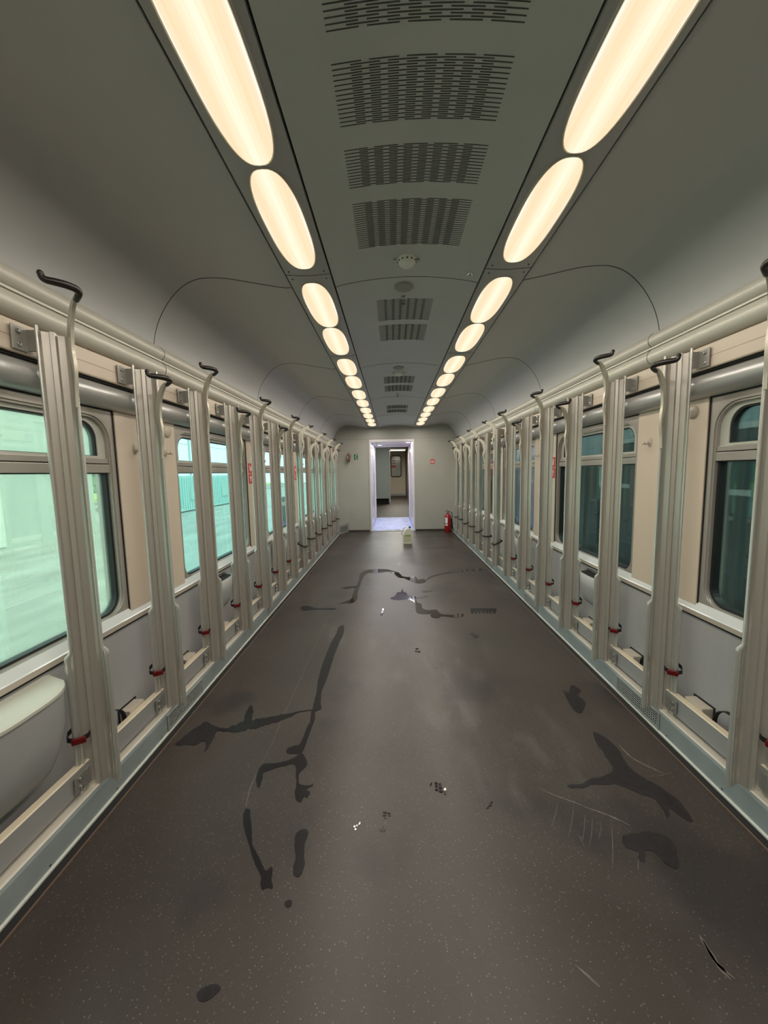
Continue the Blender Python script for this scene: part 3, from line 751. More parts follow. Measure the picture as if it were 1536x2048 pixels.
# ------------------------------------------------------------------ litter bins
def bin_(y0, y1, s, label, closed, grp):
    fx = FX(s); yc = (y0+y1)/2; h = (y1-y0)/2
    t = thing('litter_bin', label, 'litter bin', (fx(1.3345), yc, 0), group=grp)
    ax = -s; bm = BM()
    D = .128 if closed else .10
    def outline(sc, dz):
        return [(ax*(D*sc)*(max(0, 1-abs(q)**3.2))**(1/2.2)+ax*.001, h*q*(.86+.14*sc)) for q in [-1+2*k/20 for k in range(21)]]
    Z = [(.265, .30), (.28, .52), (.315, .68), (.37, .84), (.45, .95), (.565, 1.0)] if closed else [(.375, .45), (.385, .66), (.41, .80), (.45, .90), (.50, .97), (.585, 1.0)]
    R = [[bm.verts.new((x, y*(.80+.20*min(1, (z-Z[0][0]+.03)/.18)), z+((.0) if zi < 5 else 0))) for x, y in outline(sc, 0)] for zi, (z, sc) in enumerate(Z)]
    for p, q in zip(R, R[1:]):
        for k in range(20): bm.faces.new((p[k], p[k+1], q[k+1], q[k]))
    bm.faces.new(R[0])
    if closed: bm.faces.new(R[-1])
    body = obj('body', bm, m_bin, t, smooth=False, autos=40)
    if not closed:
        md = body.modifiers.new('s', 'SOLIDIFY'); md.thickness = .003; md.offset = -1
    bm = BM()
    if closed:
        o1 = outline(1.03, 0)
        a = [bm.verts.new((x, y*1.02, .564)) for x, y in o1]; b = [bm.verts.new((x*1.0, y*1.02, .574+.016*(1-abs(x)/(D*1.03+.001)))) for x, y in o1]
        c = [bm.verts.new((x*.93, y*.96, .578+.016*(1-abs(x*.93)/(D*1.03+.001)))) for x, y in o1]
        for p, q in ((a, b), (b, c)):
            for k in range(20): bm.faces.new((p[k], p[k+1], q[k+1], q[k]))
        bm.faces.new(a); bm.faces.new(c)
        for q in (a, b, c): pass
        bm.faces.new((a[0], b[0], c[0], c[-1], b[-1], a[-1]))
        obj('lid', bm, m_binlid, t, autos=40)
    else:
        o1 = outline(.95, 0)
        a = [bm.verts.new((x, y*.97, .575)) for x, y in o1]; bm.faces.new(a); obj('dark_inside', bm, m_gap, t)
        bm = BM(); o1 = outline(1.02, 0)
        # lid tipped back against the wall
        a = [bm.verts.new((ax*.004+(x*.16), y, .586+abs(x)*.20)) for x, y in o1]; b = [bm.verts.new((ax*.010+(x*.16), y, .586+abs(x)*.20)) for x, y in o1]
        bm.faces.new(a); bm.faces.new(b)
        for k in range(20): bm.faces.new((a[k], a[k+1], b[k+1], b[k]))
        bm.faces.new((a[0], b[0], b[-1], a[-1])); obj('lid', bm, m_binlid, t)
    return t
bin_(.90, 1.295, -1, 'light grey litter bin with closed lid under the nearest left window', True, None)
bin_(2.42, 2.76, -1, 'grey litter bin with open black mouth between second and third left racks', False, None)
bin_(3.88, 4.20, -1, 'grey litter bin far along the left wall between sixth and seventh racks', False, None)
bin_(2.40, 2.73, 1, 'light grey litter bin with open black mouth between third and fourth right racks', False, None)
bin_(3.86, 4.18, 1, 'small grey litter bin far along the right wall between sixth and seventh racks', False, None)

# ------------------------------------------------------------------ coat hooks, knobs and stickers on the piers
def coat_hook(s, y, z, label, grp):
    fx = FX(s); ax = -s
    t = thing('coat_hook', label, 'coat hook', (fx(1.335), y, z), group=grp)
    bm = BM(); lathe(bm, [(.016, 0), (.016, ax*.003), (.012, ax*.006), (.004, ax*.007)], seg=18, axis='x')
    for v in bm.verts: v.co.z *= 1.7
    obj('plate', bm, m_band, t, autos=40)
    bm = BM(); tube(bm, smooth_pts([(ax*.005, 0, -.006), (ax*.022, 0, -.012), (ax*.036, 0, -.008)], 4), [.005]*8+[.006], 10)
    bmesh.ops.create_uvsphere(bm, u_segments=14, v_segments=8, radius=.012, matrix=Matrix.Translation((ax*.038, 0, -.006)) @ Matrix.Diagonal((.35, 1, 1.1, 1)))
    obj('peg', bm, m_band, t, smooth=True)
pn = ['nearest', 'second', 'third', 'fourth']
for nm, s in sides:
    for i in range(3):
        base = 1.76+1.58*i
        coat_hook(s, base+.125, 1.44, 'small beige coat hook on the near edge of the %s %s wall pier' % (pn[i], nm), 'coat hooks on the %s piers' % nm)
        coat_hook(s, base+.375, 1.44, 'small beige coat hook on the far edge of the %s %s wall pier' % (pn[i], nm), 'coat hooks on the %s piers' % nm)
        fx = FX(s); ax = -s
        yy = base+.085 if s > 0 else base+.405
        bm = BM(); lathe(bm, [(.032, 0), (.031, ax*.006), (.022, ax*.013), (.006, ax*.016)], seg=22, axis='x')
        for v in bm.verts: v.co += Vector((fx(1.335), yy, 1.552))
        o = obj('wall_disc', bm, m_band, autos=40); tag(o, 'round beige dome disc high on the %s %s wall pier' % (pn[i], nm), 'wall disc', 'dome discs on the %s piers' % nm)
def sticker(s, y0, y1, z0, z1, label, kind):
    fx = FX(s); ax = -s; x = 1.335
    t = thing('safety_sticker', label, 'sticker', (fx(x), (y0+y1)/2, (z0+z1)/2), group='red safety stickers')
    h = (y1-y0)/2; v = (z1-z0)/2
    for j, (a, b) in enumerate(((.03*v, v), (-v, -.03*v))):
        bm = BM(); box(bm, *sorted((ax*.0003, ax*.0012)), -h, h, a, b)
        p = obj('red_square', bm, m_sred, t)
        bm = BM(); c = (a+b)/2; q = (b-a)/2
        X0, X1 = sorted((ax*.0012, ax*.0018))
        if j == 0:   # extinguisher pictogram and flame bar
            box(bm, X0, X1, -.30*h, .12*h, c-.55*q, c+.35*q); box(bm, X0, X1, -.16*h, -.02*h, c+.35*q, c+.60*q); box(bm, X0, X1, .30*h, .62*h, c-.5*q, c+.2*q)
            box(bm, X0, X1, -.5*h, -.16*h, c+.42*q, c+.54*q)
        else:        # arrow
            box(bm, X0, X1, -.16*h, .16*h, c-.55*q, c+.2*q)
            vs = [bm.verts.new((X1, y, z)) for y, z in ((-.55*h, c+.1*q), (.55*h, c+.1*q), (0, c+.68*q))]; ws = [bm.verts.new((X0, u.co.y, u.co.z)) for u in vs]
            bm.faces.new(vs); bm.faces.new(ws)
            for k in range(3): bm.faces.new((vs[k], vs[(k+1) % 3], ws[(k+1) % 3], ws[k]))
        obj('white_symbol', bm, m_swhite, p)
sticker(-1, 3.365, 3.455, 1.225, 1.405, 'pair of red square safety stickers on the second left wall pier', 0)
sticker(-1, 4.945, 5.035, 1.225, 1.405, 'pair of red square safety stickers on the third left wall pier', 0)
sticker(1, 3.345, 3.435, 1.225, 1.405, 'pair of red square safety stickers on the second right wall pier', 0)
sticker(1, 5.20, 5.36, 1.235, 1.43, 'pair of red square safety stickers on the third right wall pier', 0)

# ------------------------------------------------------------------ signs and equipment on the end wall
def wallsign(x0, x1, z0, z1, m, name, label, cat, shapes):
    t = thing(name, label, cat, ((x0+x1)/2, YE-.001, (z0+z1)/2))
    w = (x1-x0)/2; h = (z1-z0)/2
    bm = BM(); box(bm, -w, w, -.003, .0, -h, h); p = obj('plate', bm, m, t)
    bm = BM(); shapes(bm, w, h); obj('symbol', bm, m_swhite, t)
def phone(bm, w, h):
    tube(bm, smooth_pts([(.40*w, -.004, .62*h), (-.05*w, -.004, .30*h), (-.28*w, -.004, -.1*h), (-.10*w, -.004, -.5*h), (.35*w, -.004, -.62*h)], 5), .0052, 6)
    box(bm, .05*w, .5*w, -.005, -.003, .42*h, .75*h); box(bm, .05*w, .5*w, -.005, -.003, -.78*h, -.48*h)
wallsign(-.838, -.755, 1.595, 1.712, m_sgreen, 'emergency_phone_sign', 'small green sign with white handset symbol on the end wall left of the door', 'sign', phone)
def exti(bm, w, h):
    box(bm, -.55*w, -.15*w, -.005, -.003, -.65*h, .35*h); box(bm, -.42*w, -.28*w, -.005, -.003, .35*h, .6*h); box(bm, .15*w, .55*w, -.005, -.003, -.6*h, .25*h); box(bm, .28*w, .42*w, -.005, -.003, .2*h, .6*h)
wallsign(.836, .922, 1.475, 1.572, m_sred, 'extinguisher_sign', 'small red square sign with white extinguisher symbol on the end wall right of the door', 'sign', exti)
def extinguisher(loc, H, R, red, label, name, bracket=False, rz=0.0):
    t = thing(name, label, 'fire extinguisher', loc, rz); k = H/.50
    bm = BM(); lathe(bm, [(R*.9, 0), (R*.97, .006), (R*.97, .03*k), (R, .034*k), (R, .33*k), (R*.93, .37*k), (R*.70, .40*k), (R*.35, .42*k), (R*.28, .425*k), (R*.28, .445*k)], seg=28); obj('cylinder', bm, red, t, autos=40)
    bm = BM(); lathe(bm, [(R*.32, .43*k), (R*.34, .445*k), (R*.26, .46*k), (R*.2, .468*k)], seg=16)
    box(bm, -.012*k, .012*k, -.050*k, .020*k, .462*k, .470*k); obj('valve', bm, m_brack, t)
    bm = BM(); tube(bm, [(-.045*k, -.01, .505*k), (.0, 0, .482*k), (.028*k, 0, .466*k)], .005*k, 8); tube(bm, [(-.048*k, -.01, .462*k), (0, 0, .466*k)], .005*k, 8); obj('lever', bm, m_dark, t)
    bm = BM(); tube(bm, smooth_pts([(.02*k, 0, .46*k), (R+.012, 0, .44*k), (R+.022, 0, .36*k), (R+.016, 0, .24*k), (R+.010, 0, .14*k)], 5), .0075*k, 8); obj('hose', bm, m_black, t, smooth=True)
    bm = BM(); seg = 10; a0, a1 = math.radians(-150), math.radians(-100)
    for z0, z1 in ((.20*k, .33*k), (.145*k, .180*k)):
        q = [[bm.verts.new(((R+.001)*math.cos(a0+(a1-a0)*i/seg), (R+.001)*math.sin(a0+(a1-a0)*i/seg), z)) for i in range(seg+1)] for z in (z0, z1)]
        for i in range(seg): bm.faces.new((q[0][i], q[0][i+1], q[1][i+1], q[1][i]))
    lb = obj('paper_label', bm, m_label, t); md = lb.modifiers.new('s', 'SOLIDIFY'); md.thickness = .001
    if not bracket:
        bm = BM(); tube(bm, [(R+.012, .02, .30*k), (R+.020, .02, .24*k), (R+.026, .02, .08*k)], [.010, .014, .024], 12); obj('horn', bm, m_black, t)
    if bracket:
        bm = BM(); box(bm, -R*1.4, R*1.4, R*.6, R+.018, .02, .36*k); lathe(bm, [(R+.002, .19*k), (R+.006, .19*k), (R+.006, .21*k), (R+.002, .21*k)], seg=20); box(bm, -R, R, -R*.5, R, -.012, -.002); obj('bracket', bm, m_brack, t)
    return t
extinguisher((1.180, 8.26, 0.001), .47, .070, m_redp, 'red fire extinguisher with black hose standing on the floor in the far right corner', 'fire_extinguisher')
extinguisher((-.955, YE-.062, 1.548), .20, .028, mat('canister_copper', (.22, .06, .03), .3, metal=.3), 'small reddish brown canister in a wall bracket on the end wall left of the door', 'small_extinguisher', True)
# plastic jug on the floor
t = thing('plastic_jug', 'translucent white plastic jug with black cap and green label on the far floor', 'jug', (.250, 6.95, 0.0005))
m_jug = mat('jug_plastic', (.66, .66, .56), .35); m_jug.node_tree.nodes['Principled BSDF'].inputs['Subsurface Weight'].default_value = .3
bm = BM(); prj = [(-.078, .02), (-.066, .0), (.082, .0), (.088, .012), (.088, .20), (.082, .255), (.070, .270), (.052, .285), (.022, .285), (-.02, .262), (-.055, .215), (-.076, .165), (-.085, .10)]
A = [[bm.verts.new((x*(1-abs(yy)*1.2), yy, z*(1-abs(yy)*.25))) for x, z in prj] for yy in (-.055, -.045, .045, .055)]
n = len(prj)
for p, q in zip(A, A[1:]):
    for k in range(n): bm.faces.new((p[k], p[(k+1) % n], q[(k+1) % n], q[k]))
bm.faces.new(A[0]); bm.faces.new(A[-1]); obj('body', bm, m_jug, t, autos=50)
bm = BM(); tube(bm, smooth_pts([(.01, 0, .283), (-.045, 0, .290), (-.085, 0, .245), (-.100, 0, .185), (-.082, 0, .150)], 5), .0085, 10); obj('handle', bm, m_jug, t, smooth=True)
bm = BM(); lathe(bm, [(.021, .285), (.021, .292), (.023, .293), (.023, .309), (.020, .311)], (.048, 0, 0), 18); obj('cap', bm, m_hook, t)
bm = BM(); box(bm, -.062, .066, -.0565, -.054, .035, .165); box(bm, -.030, .066, -.0575, -.056, .135, .165, 1); obj('label_sheet', bm, [mat('label_tan', (.50, .48, .34), .5), mat('label_green', (.26, .34, .10), .5)], t)

# ------------------------------------------------------------------ ceiling fittings
def detector(x, y, label):
    t = thing('smoke_detector', label, 'smoke detector', (x, y, cz_at(x)), group=None)
    bm = BM(); lathe(bm, [(.046, .002), (.046, -.006), (.042, -.018), (.030, -.030), (.012, -.036), (.002, -.037)], seg=28); obj('dome', bm, m_det, t, autos=40)
    bm = BM()
    for k in range(12):
        a = 2*math.pi*k/12; bmesh.ops.create_uvsphere(bm, u_segments=8, v_segments=6, radius=.0038, matrix=Matrix.Translation((.043*math.cos(a), .043*math.sin(a), -.014)))
    obj('dark_openings', bm, m_gap, t)
    bm = BM(); box(bm, .040, .060, -.006, .006, -.008, 0.0); box(bm, -.062, -.054, -.012, -.004, -.010, 0); obj('clip', bm, m_steel, t)
detector(.086, 1.955, 'pale round dome smoke detector on the ceiling after the nearest vents')
detector(.078, 4.05, 'small pale dome smoke detector on the ceiling before the middle vents')
def disc(x, y, label):
    bm = BM(); lathe(bm, [(.052, .001), (.052, -.005), (.048, -.009), (.002, -.010)], seg=28)
    for v in bm.verts: v.co += Vector((x, y, cz_at(x)))
    o = obj('speaker_disc', bm, mat('speaker_grey', (.33, .34, .32), .6)); tag(o, label, 'loudspeaker', None)
disc(.080, 2.226, 'flat grey round loudspeaker disc on the ceiling beside the chrome sprinkler')
disc(.076, 3.86, 'flat grey loudspeaker disc on the ceiling just before the second detector')
def sprinkler(x, y, label):
    t = thing('sprinkler', label, 'sprinkler', (x, y, cz_at(x)))
    bm = BM(); lathe(bm, [(.018, .001), (.018, -.003), (.009, -.006), (.008, -.016), (.011, -.018), (.011, -.024), (.004, -.026)], seg=16); obj('body', bm, m_chrome, t, autos=40)
    bm = BM(); tube(bm, [(.009, 0, -.022), (.006, 0, -.036), (0, 0, -.040), (-.006, 0, -.036), (-.009, 0, -.022)], .002, 6); lathe(bm, [(.010, -.040), (.010, -.042), (.001, -.043)], seg=12); obj('deflector', bm, m_dark, t)
sprinkler(.080, 2.345, 'small chrome sprinkler hanging from the ceiling centre before the fifth vent')
sprinkler(.084, 5.11, 'tiny dark sprinkler hanging from the ceiling after the eighth vent')
bm = BM(); lathe(bm, [(.016, .001), (.016, -.004), (.012, -.011), (.004, -.015)], seg=20)
for v in bm.verts: v.co += Vector((.407, 2.05, cz_at(.407)))
o = obj('chrome_knob', bm, m_chrome, autos=40); tag(o, 'small chrome dome knob on the ceiling beside the right light row', 'ceiling knob')

# ------------------------------------------------------------------ wet trails on the floor
def poly(pts, name, label, cat, z=.0012, m=m_water, jit=.006, grp=None, sub=4):
    P = [onz(x, y) for x, y in pts]; Q = smooth_pts(P, sub*2, closed=True)
    bm = BM(); vs = []
    for i, p in enumerate(Q):
        nz = noise.noise_vector(p*14)*jit+noise.noise_vector(p*45)*jit*.6+noise.noise_vector(p*110)*min(jit, .006)*.45
        vs.append(bm.verts.new((p.x+nz.x, p.y+nz.y, z)))
    f = bm.faces.new(vs); bmesh.ops.triangulate(bm, faces=[f])
    o = obj(name, bm, m); md = o.modifiers.new('s', 'SOLIDIFY'); md.thickness = .001; md.offset = -1
    tag(o, label, cat, grp); return o
def c38(pts): return [(600+a/3.84, 800+b/3.84) for a, b in pts]
poly(c38([(290, 1565), (340, 1550), (390, 1530), (405, 1490), (430, 1430), (450, 1390), (460, 1340), (500, 1310), (560, 1300), (660, 1300), (700, 1308), (760, 1328), (785, 1352), (830, 1360), (885, 1355), (905, 1378), (950, 1375), (970, 1390), (955, 1402), (910, 1410), (850, 1392), (800, 1370), (760, 1364), (720, 1334), (680, 1320), (640, 1324), (580, 1330), (530, 1328), (495, 1348), (470, 1400), (445, 1470), (435, 1530), (400, 1560), (350, 1562)]), 'water_puddle', 'glossy looping puddle across the middle floor, farthest from the camera', 'puddle')
poly(c38([(965, 1385), (1010, 1352), (1100, 1328), (1230, 1312), (1310, 1302), (1420, 1295), (1425, 1305), (1310, 1315), (1200, 1325), (1100, 1340), (1015, 1362), (985, 1378)]), 'water_trail', 'thin wet streak running right from the far looping puddle', 'wet trail', jit=.004)
poly(c38([(695, 1522), (735, 1502), (745, 1480), (778, 1472), (785, 1450), (795, 1472), (820, 1482), (828, 1500), (880, 1508), (892, 1530), (902, 1558), (930, 1565), (940, 1600), (990, 1615), (1040, 1610), (1062, 1622), (1085, 1645), (1190, 1650), (1200, 1638), (1250, 1640), (1250, 1665), (1190, 1672), (1095, 1662), (1060, 1676), (1010, 1668), (998, 1652), (1010, 1642), (960, 1644), (900, 1636), (885, 1600), (878, 1562), (862, 1542), (820, 1532), (760, 1537), (710, 1532)]), 'water_puddle', 'glossy branching puddle on the floor below the far looping one', 'puddle')
poly(c38([(885, 1510), (960, 1503), (980, 1508), (930, 1520), (888, 1524)]), 'water_trail', 'short dark wet fleck right of the branching puddle neck', 'wet trail', jit=.003, m=m_damp)
poly(c38([(930, 1470), (1000, 1462), (1020, 1466), (960, 1478)]), 'water_trail', 'short dark wet fleck between the two large puddles', 'wet trail', jit=.003, m=m_damp)
comb = []
xs = list(range(1310, 1520, 14))
for i, x in enumerate(xs): comb.append((x, 1596+(6 if i % 2 else 0)))
for i, x in enumerate(xs[::-1]): comb.append((x, 1618+(26 if i % 2 else 4)))
poly(c38(comb), 'water_trail', 'comb-like dark wet streak right of the branching puddle', 'wet trail', jit=.003, sub=2, m=m_damp)
poly(c38([(330, 1440), (380, 1432), (430, 1430), (425, 1440), (380, 1446), (335, 1452)]), 'water_trail', 'short dark wet streak left of the far looping puddle', 'wet trail', jit=.003, m=m_damp)
poly(c38([(10, 1590), (60, 1580), (120, 1598), (200, 1595), (270, 1600), (270, 1612), (180, 1612), (90, 1612), (20, 1618)]), 'water_trail', 'dark wet smear near the left skirting beside the far loop', 'wet trail', m=m_damp)
poly(c38([(745, 1253), (770, 1255), (770, 1270), (752, 1275)]), 'water_drop', 'small dark wet spot between the jug and the far puddle', 'wet spot', m=m_damp, jit=.002)
def ca(pts): return [(400+a/2.38, 1380+b/2.38) for a, b in pts]
def cb(pts): return [(1000+a/2.38, 1280+b/2.38) for a, b in pts]
trail = [(678, 1254), (688, 1252), (687, 1268), (679, 1284), (669, 1310), (658, 1345), (648, 1372)]
trail += ca([(578, 5), (575, 60), (578, 90), (550, 105), (548, 140), (530, 180), (520, 215), (500, 265), (488, 300), (500, 315), (510, 350), (495, 375), (475, 395), (470, 430), (480, 450), (520, 455), (540, 448), (535, 460), (505, 475), (525, 490), (510, 515), (495, 510), (480, 535), (455, 525), (450, 490), (460, 450), (455, 400), (455, 365), (440, 352), (400, 362), (340, 380), (300, 395), (298, 420), (280, 465), (268, 440), (270, 400), (300, 352), (350, 350), (410, 338), (455, 318), (470, 305), (440, 305), (412, 300), (418, 278), (450, 265), (470, 262), (490, 230), (505, 180), (525, 150), (530, 105), (545, 50), (555, 0)])
trail += [(640, 1345), (650, 1315), (660, 1290), (672, 1268)]
poly(trail, 'water_trail', 'long dark wet trail winding down the left half of the floor', 'wet trail', jit=.0035, m=m_damp, sub=3)
poly(ca([(210, 575), (235, 570), (240, 610), (245, 680), (247, 720), (265, 770), (290, 820), (312, 862), (338, 843), (346, 870), (343, 905), (347, 945), (320, 943), (300, 950), (285, 925), (290, 895), (270, 850), (245, 790), (235, 740), (215, 690), (205, 640)]), 'water_trail', 'curved dark wet streak below the left end of the long trail', 'wet trail', jit=.003, m=m_damp, sub=3)
def strokes(lines, name, label, cat, m, z):
    bm = BM()
    for n, L in enumerate(lines):
        C = smooth_pts([(a, b, w) for a, b, w in L], 10); rows = []
        for i, c in enumerate(C):
            d = C[min(i+1, len(C)-1)]-C[max(i-1, 0)]; k = math.hypot(d.x, d.y) or 1; nx_, ny_ = -d.y/k, d.x/k
            w1 = c.z*(1+.45*noise.noise(Vector((c.x*.06, c.y*.06, 1)))+.25*noise.noise(Vector((c.x*.2, c.y*.2, 4))))
            w2 = c.z*(1+.45*noise.noise(Vector((c.x*.06, c.y*.06, 9)))+.25*noise.noise(Vector((c.x*.2, c.y*.2, 7))))
            a_, b_ = ca([(c.x+nx_*w1, c.y+ny_*w1)])[0], ca([(c.x-nx_*w2, c.y-ny_*w2)])[0]
            A_, B_ = onz(*a_), onz(*b_); rows.append((bm.verts.new((A_.x, A_.y, z+n*.0001)), bm.verts.new((B_.x, B_.y, z+n*.0001))))
        for p, q in zip(rows, rows[1:]): bm.faces.new((p[0], p[1], q[1], q[0]))
    o = obj(name, bm, m); md = o.modifiers.new('s', 'SOLIDIFY'); md.thickness = .0006; md.offset = -1
    tag(o, label, cat); return o
strokes([[(545, 94, 2), (470, 105, 3), (430, 120, 9), (380, 133, 14), (320, 148, 17), (265, 160, 20), (215, 172, 20), (170, 184, 17), (120, 191, 9), (84, 190, 9)], [(222, 165, 16), (232, 125, 17), (240, 95, 13), (246, 74, 4)]],
        'water_trail', 'dark wet branch reaching left from the long trail', 'wet trail', m_damp, .0014)
poly(ca([(84, 178), (60, 168), (30, 150), (0, 165), (-40, 190), (-90, 235), (-120, 262), (-70, 262), (-20, 262), (20, 240), (28, 285), (50, 255), (80, 205)]), 'damp_mark', 'ragged dark damp patch at the left end of the wet branch', 'damp mark', m=m_scuff, z=.0010, jit=.012, sub=3)
poly(ca([(455, 690), (475, 668), (510, 668), (518, 690), (500, 740), (495, 800), (500, 830), (488, 870), (465, 890), (447, 875), (447, 840), (455, 800), (450, 740)]), 'water_trail', 'isolated short dark wet streak below the long trail', 'wet trail', m=m_damp, jit=.003)
poly(ca([(403, 1015), (415, 1003), (435, 1003), (438, 1025), (420, 1037), (406, 1028)]), 'water_drop', 'single round dark drop below the isolated wet streak', 'wet spot', m=m_damp, jit=.001)
poly([(392, 1990), (405, 1975), (430, 1968), (440, 1978), (425, 1995), (405, 2003)], 'damp_mark', 'dark oval damp spot near the bottom left of the floor', 'damp mark', m=m_scuff, jit=.003)
poly(cb([(445, 440), (500, 465), (560, 520), (600, 580), (640, 625), (700, 665), (760, 700), (820, 740), (870, 790), (915, 850), (910, 870), (850, 830), (810, 800), (800, 850), (770, 800), (740, 760), (640, 720), (560, 690), (500, 690), (440, 690), (400, 705), (340, 710), (320, 690), (380, 690), (440, 660), (500, 645), (540, 620), (510, 570), (480, 520), (455, 490)]), 'damp_mark', 'branching dark damp mark near the right skirting', 'damp mark', m=m_scuff, jit=.008, sub=3)
poly(cb([(300, 240), (330, 250), (345, 215), (385, 240), (370, 262), (395, 285), (405, 310), (385, 350), (350, 330), (310, 265)]), 'damp_mark', 'small dark damp patch beside the nearest right skirting grille', 'damp mark', m=m_scuff, jit=.006, sub=3)
poly(cb([(590, 930), (680, 915), (760, 925), (820, 970), (845, 1040), (830, 1095), (770, 1050), (740, 1010), (690, 1000), (690, 1055), (660, 1040), (640, 1000), (590, 980)]), 'damp_mark', 'blotchy dark damp mark below the branching one on the right', 'damp mark', m=m_scuff, jit=.010, sub=3)
def blobs(lst, name, label, cat, m, z=.0012):
    bm = BM()
    for (px, py, w, h, rot) in lst:
        c = onz(px, py); k = c.y/FPX
        vs = []
        for i in range(12):
            a = 2*math.pi*i/12; r = 1+.25*noise.noise(Vector((px*.1+math.cos(a), py*.1+math.sin(a), 0)))
            dx, dy = w*r*math.cos(a), h*r*math.sin(a)
            q = onz(px+dx*math.cos(rot)-dy*math.sin(rot), py+dx*math.sin(rot)+dy*math.cos(rot)); vs.append(bm.verts.new((q.x, q.y, z)))
        bm.faces.new(vs)
    o = obj(name, bm, m); md = o.modifiers.new('s', 'SOLIDIFY'); md.thickness = .001; md.offset = -1
    tag(o, label, cat); return o
blobs([(872, 1567, 3, 2.2, .2), (880, 1569, 3.4, 2.4, .1), (873, 1573, 3.4, 2.2, .2), (881, 1576, 4, 2.4, .1), (873, 1580, 3.6, 2.2, .2), (882, 1583, 4, 2.6, .1), (890, 1580, 2.6, 3.4, 0), (890, 1588, 2.4, 2.2, 0), (862, 1569, 1.5, 4, .5)], 'wet_footprint', 'small shining wet tread print in the centre of the near floor', 'wet spot', m_water)
blobs([(709, 1654, 2, 2.4, 0), (714, 1652, 1.5, 2, 0), (711, 1659, 2.2, 2, 0), (719, 1648, 1.4, 3.2, .4)], 'wet_footprint', 'few shining wet drops left of the dark tread print', 'wet spot', m_water)
blobs([(770, 1625, 4, 1.4, .1), (778, 1627, 3, 1.5, .1), (769, 1631, 4, 1.5, -.1), (779, 1632, 3, 1.4, 0), (771, 1637, 3, 1.2, 0), (766, 1658, 1, 5, 0), (762, 1661, 1, 4, -.6), (770, 1661, 1, 4, .6)], 'wet_footprint', 'small dark tread print on the near floor left of centre', 'wet spot', m_damp)
blobs([(983, 1605, 3, 1.5, -.5), (980, 1611, 4.5, 2.4, -.3), (975, 1616, 3, 1.8, -.2)], 'wet_footprint', 'small dark tread mark on the near floor right of the shining print', 'wet spot', m_damp)
blobs([(767, 1219, 2.6, 1.6, -.3), (765, 1225, 2.4, 2.2, -.3), (763, 1230, 2.4, 1.2, -.2)], 'wet_footprint', 'tiny shining wet mark below the branching puddle', 'wet spot', m_water)
blobs([(834, 1298, 3, 1.2, 0), (838, 1304, 3, 1.6, 0), (832, 1303, 2, 1.5, 0)], 'wet_footprint', 'tiny shining wet specks on the middle floor right of centre', 'wet spot', m_water)
blobs([(945, 1268, 5, 2.5, .2), (952, 1272, 6, 4, 0)], 'damp_mark', 'small dark damp spot right of centre on the middle floor', 'damp mark', m_scuff)
# pale dried scuffs
m_dry = mat('dried_scuff', (.125, .11, .095), .55, noise_amt=.45, noise_scale=60)
def scuff(lines, label):
    bm = BM()
    for pts, w in lines:
        Q = smooth_pts([onz(x, y) for x, y in pts], 6)
        L = []
        for i, p in enumerate(Q):
            d = (Q[min(i+1, len(Q)-1)]-Q[max(i-1, 0)]); d = Vector((-d.y, d.x, 0)).normalized()
            ww = w*(math.sin(math.pi*(i+.3)/(len(Q)-.4))**.6)*(.6+.9*abs(noise.noise(p*30)))
            L.append((bm.verts.new((p.x-d.x*ww, p.y-d.y*ww, .0009)), bm.verts.new((p.x+d.x*ww, p.y+d.y*ww, .0009))))
        for a, b in zip(L, L[1:]): bm.faces.new((a[0], a[1], b[1], b[0]))
    o = obj('dried_scuff', bm, m_dry); md = o.modifiers.new('s', 'SOLIDIFY'); md.thickness = .0006; md.offset = -1
    tag(o, label, 'scuff mark')
dr = [([cb([(180, 703)])[0], cb([(260, 740)])[0], cb([(330, 765)])[0], cb([(420, 800)])[0]], .0035), ([cb([(400, 795)])[0], cb([(480, 822)])[0], cb([(560, 855)])[0], cb([(620, 885)])[0]], .0045)]
for a0, b0, a1, b1 in ((275, 770, 245, 890), (350, 790, 325, 940), (405, 830, 390, 965), (370, 925, 400, 985), (440, 840, 425, 985), (480, 860, 470, 950), (530, 870, 535, 1090), (655, 1000, 655, 1100), (690, 930, 680, 1000)):
    dr.append((cb([(a0, b0), ((a0+a1)/2+4, (b0+b1)/2), (a1, b1)]), .0012))
scuff(dr, 'pale dried scuff with thin drip lines on the right of the near floor')
scuff([(cb([(560, 490), (620, 555), (700, 600), (790, 640)]), .006), (cb([(690, 650), (760, 648), (820, 630)]), .0016)], 'short pale scuff above the branching damp mark on the right')
scuff([([(1398, 1870), (1420, 1905), (1440, 1935), (1462, 1960)], .007), ([(1405, 1880), (1432, 1925), (1470, 1958)], .004)], 'pale chalky scuff near the bottom right corner of the floor')
scuff([([(1150, 1930), (1175, 1952), (1200, 1975)], .004)], 'small pale scuff left of the chalky one at the bottom right')
scuff([([(1000, 1245), (1030, 1244), (1070, 1247), (1090, 1252)], .004)], 'thin curved pale scratch on the right middle floor')
scuff([([(882, 1076), (900, 1079), (925, 1090), (940, 1100)], .010), ([(900, 1071), (925, 1080), (948, 1093)], .008), ([(870, 1072), (895, 1068), (915, 1072)], .008)], 'pale swirling smears on the floor before the red extinguisher')
scuff([([(668, 1098), (690, 1092), (712, 1090)], .008), ([(655, 1108), (680, 1104), (700, 1104)], .007), ([(640, 1124), (655, 1122), (662, 1118)], .007)], 'pale swirling smears on the floor near the far left corner')
scuff([(ca([(415, 70), (385, 150), (340, 260), (300, 345)]), .0013), (ca([(270, 400), (245, 450), (228, 510), (218, 560)]), .0028)], 'thin pale scratch line crossing the left wet branch')

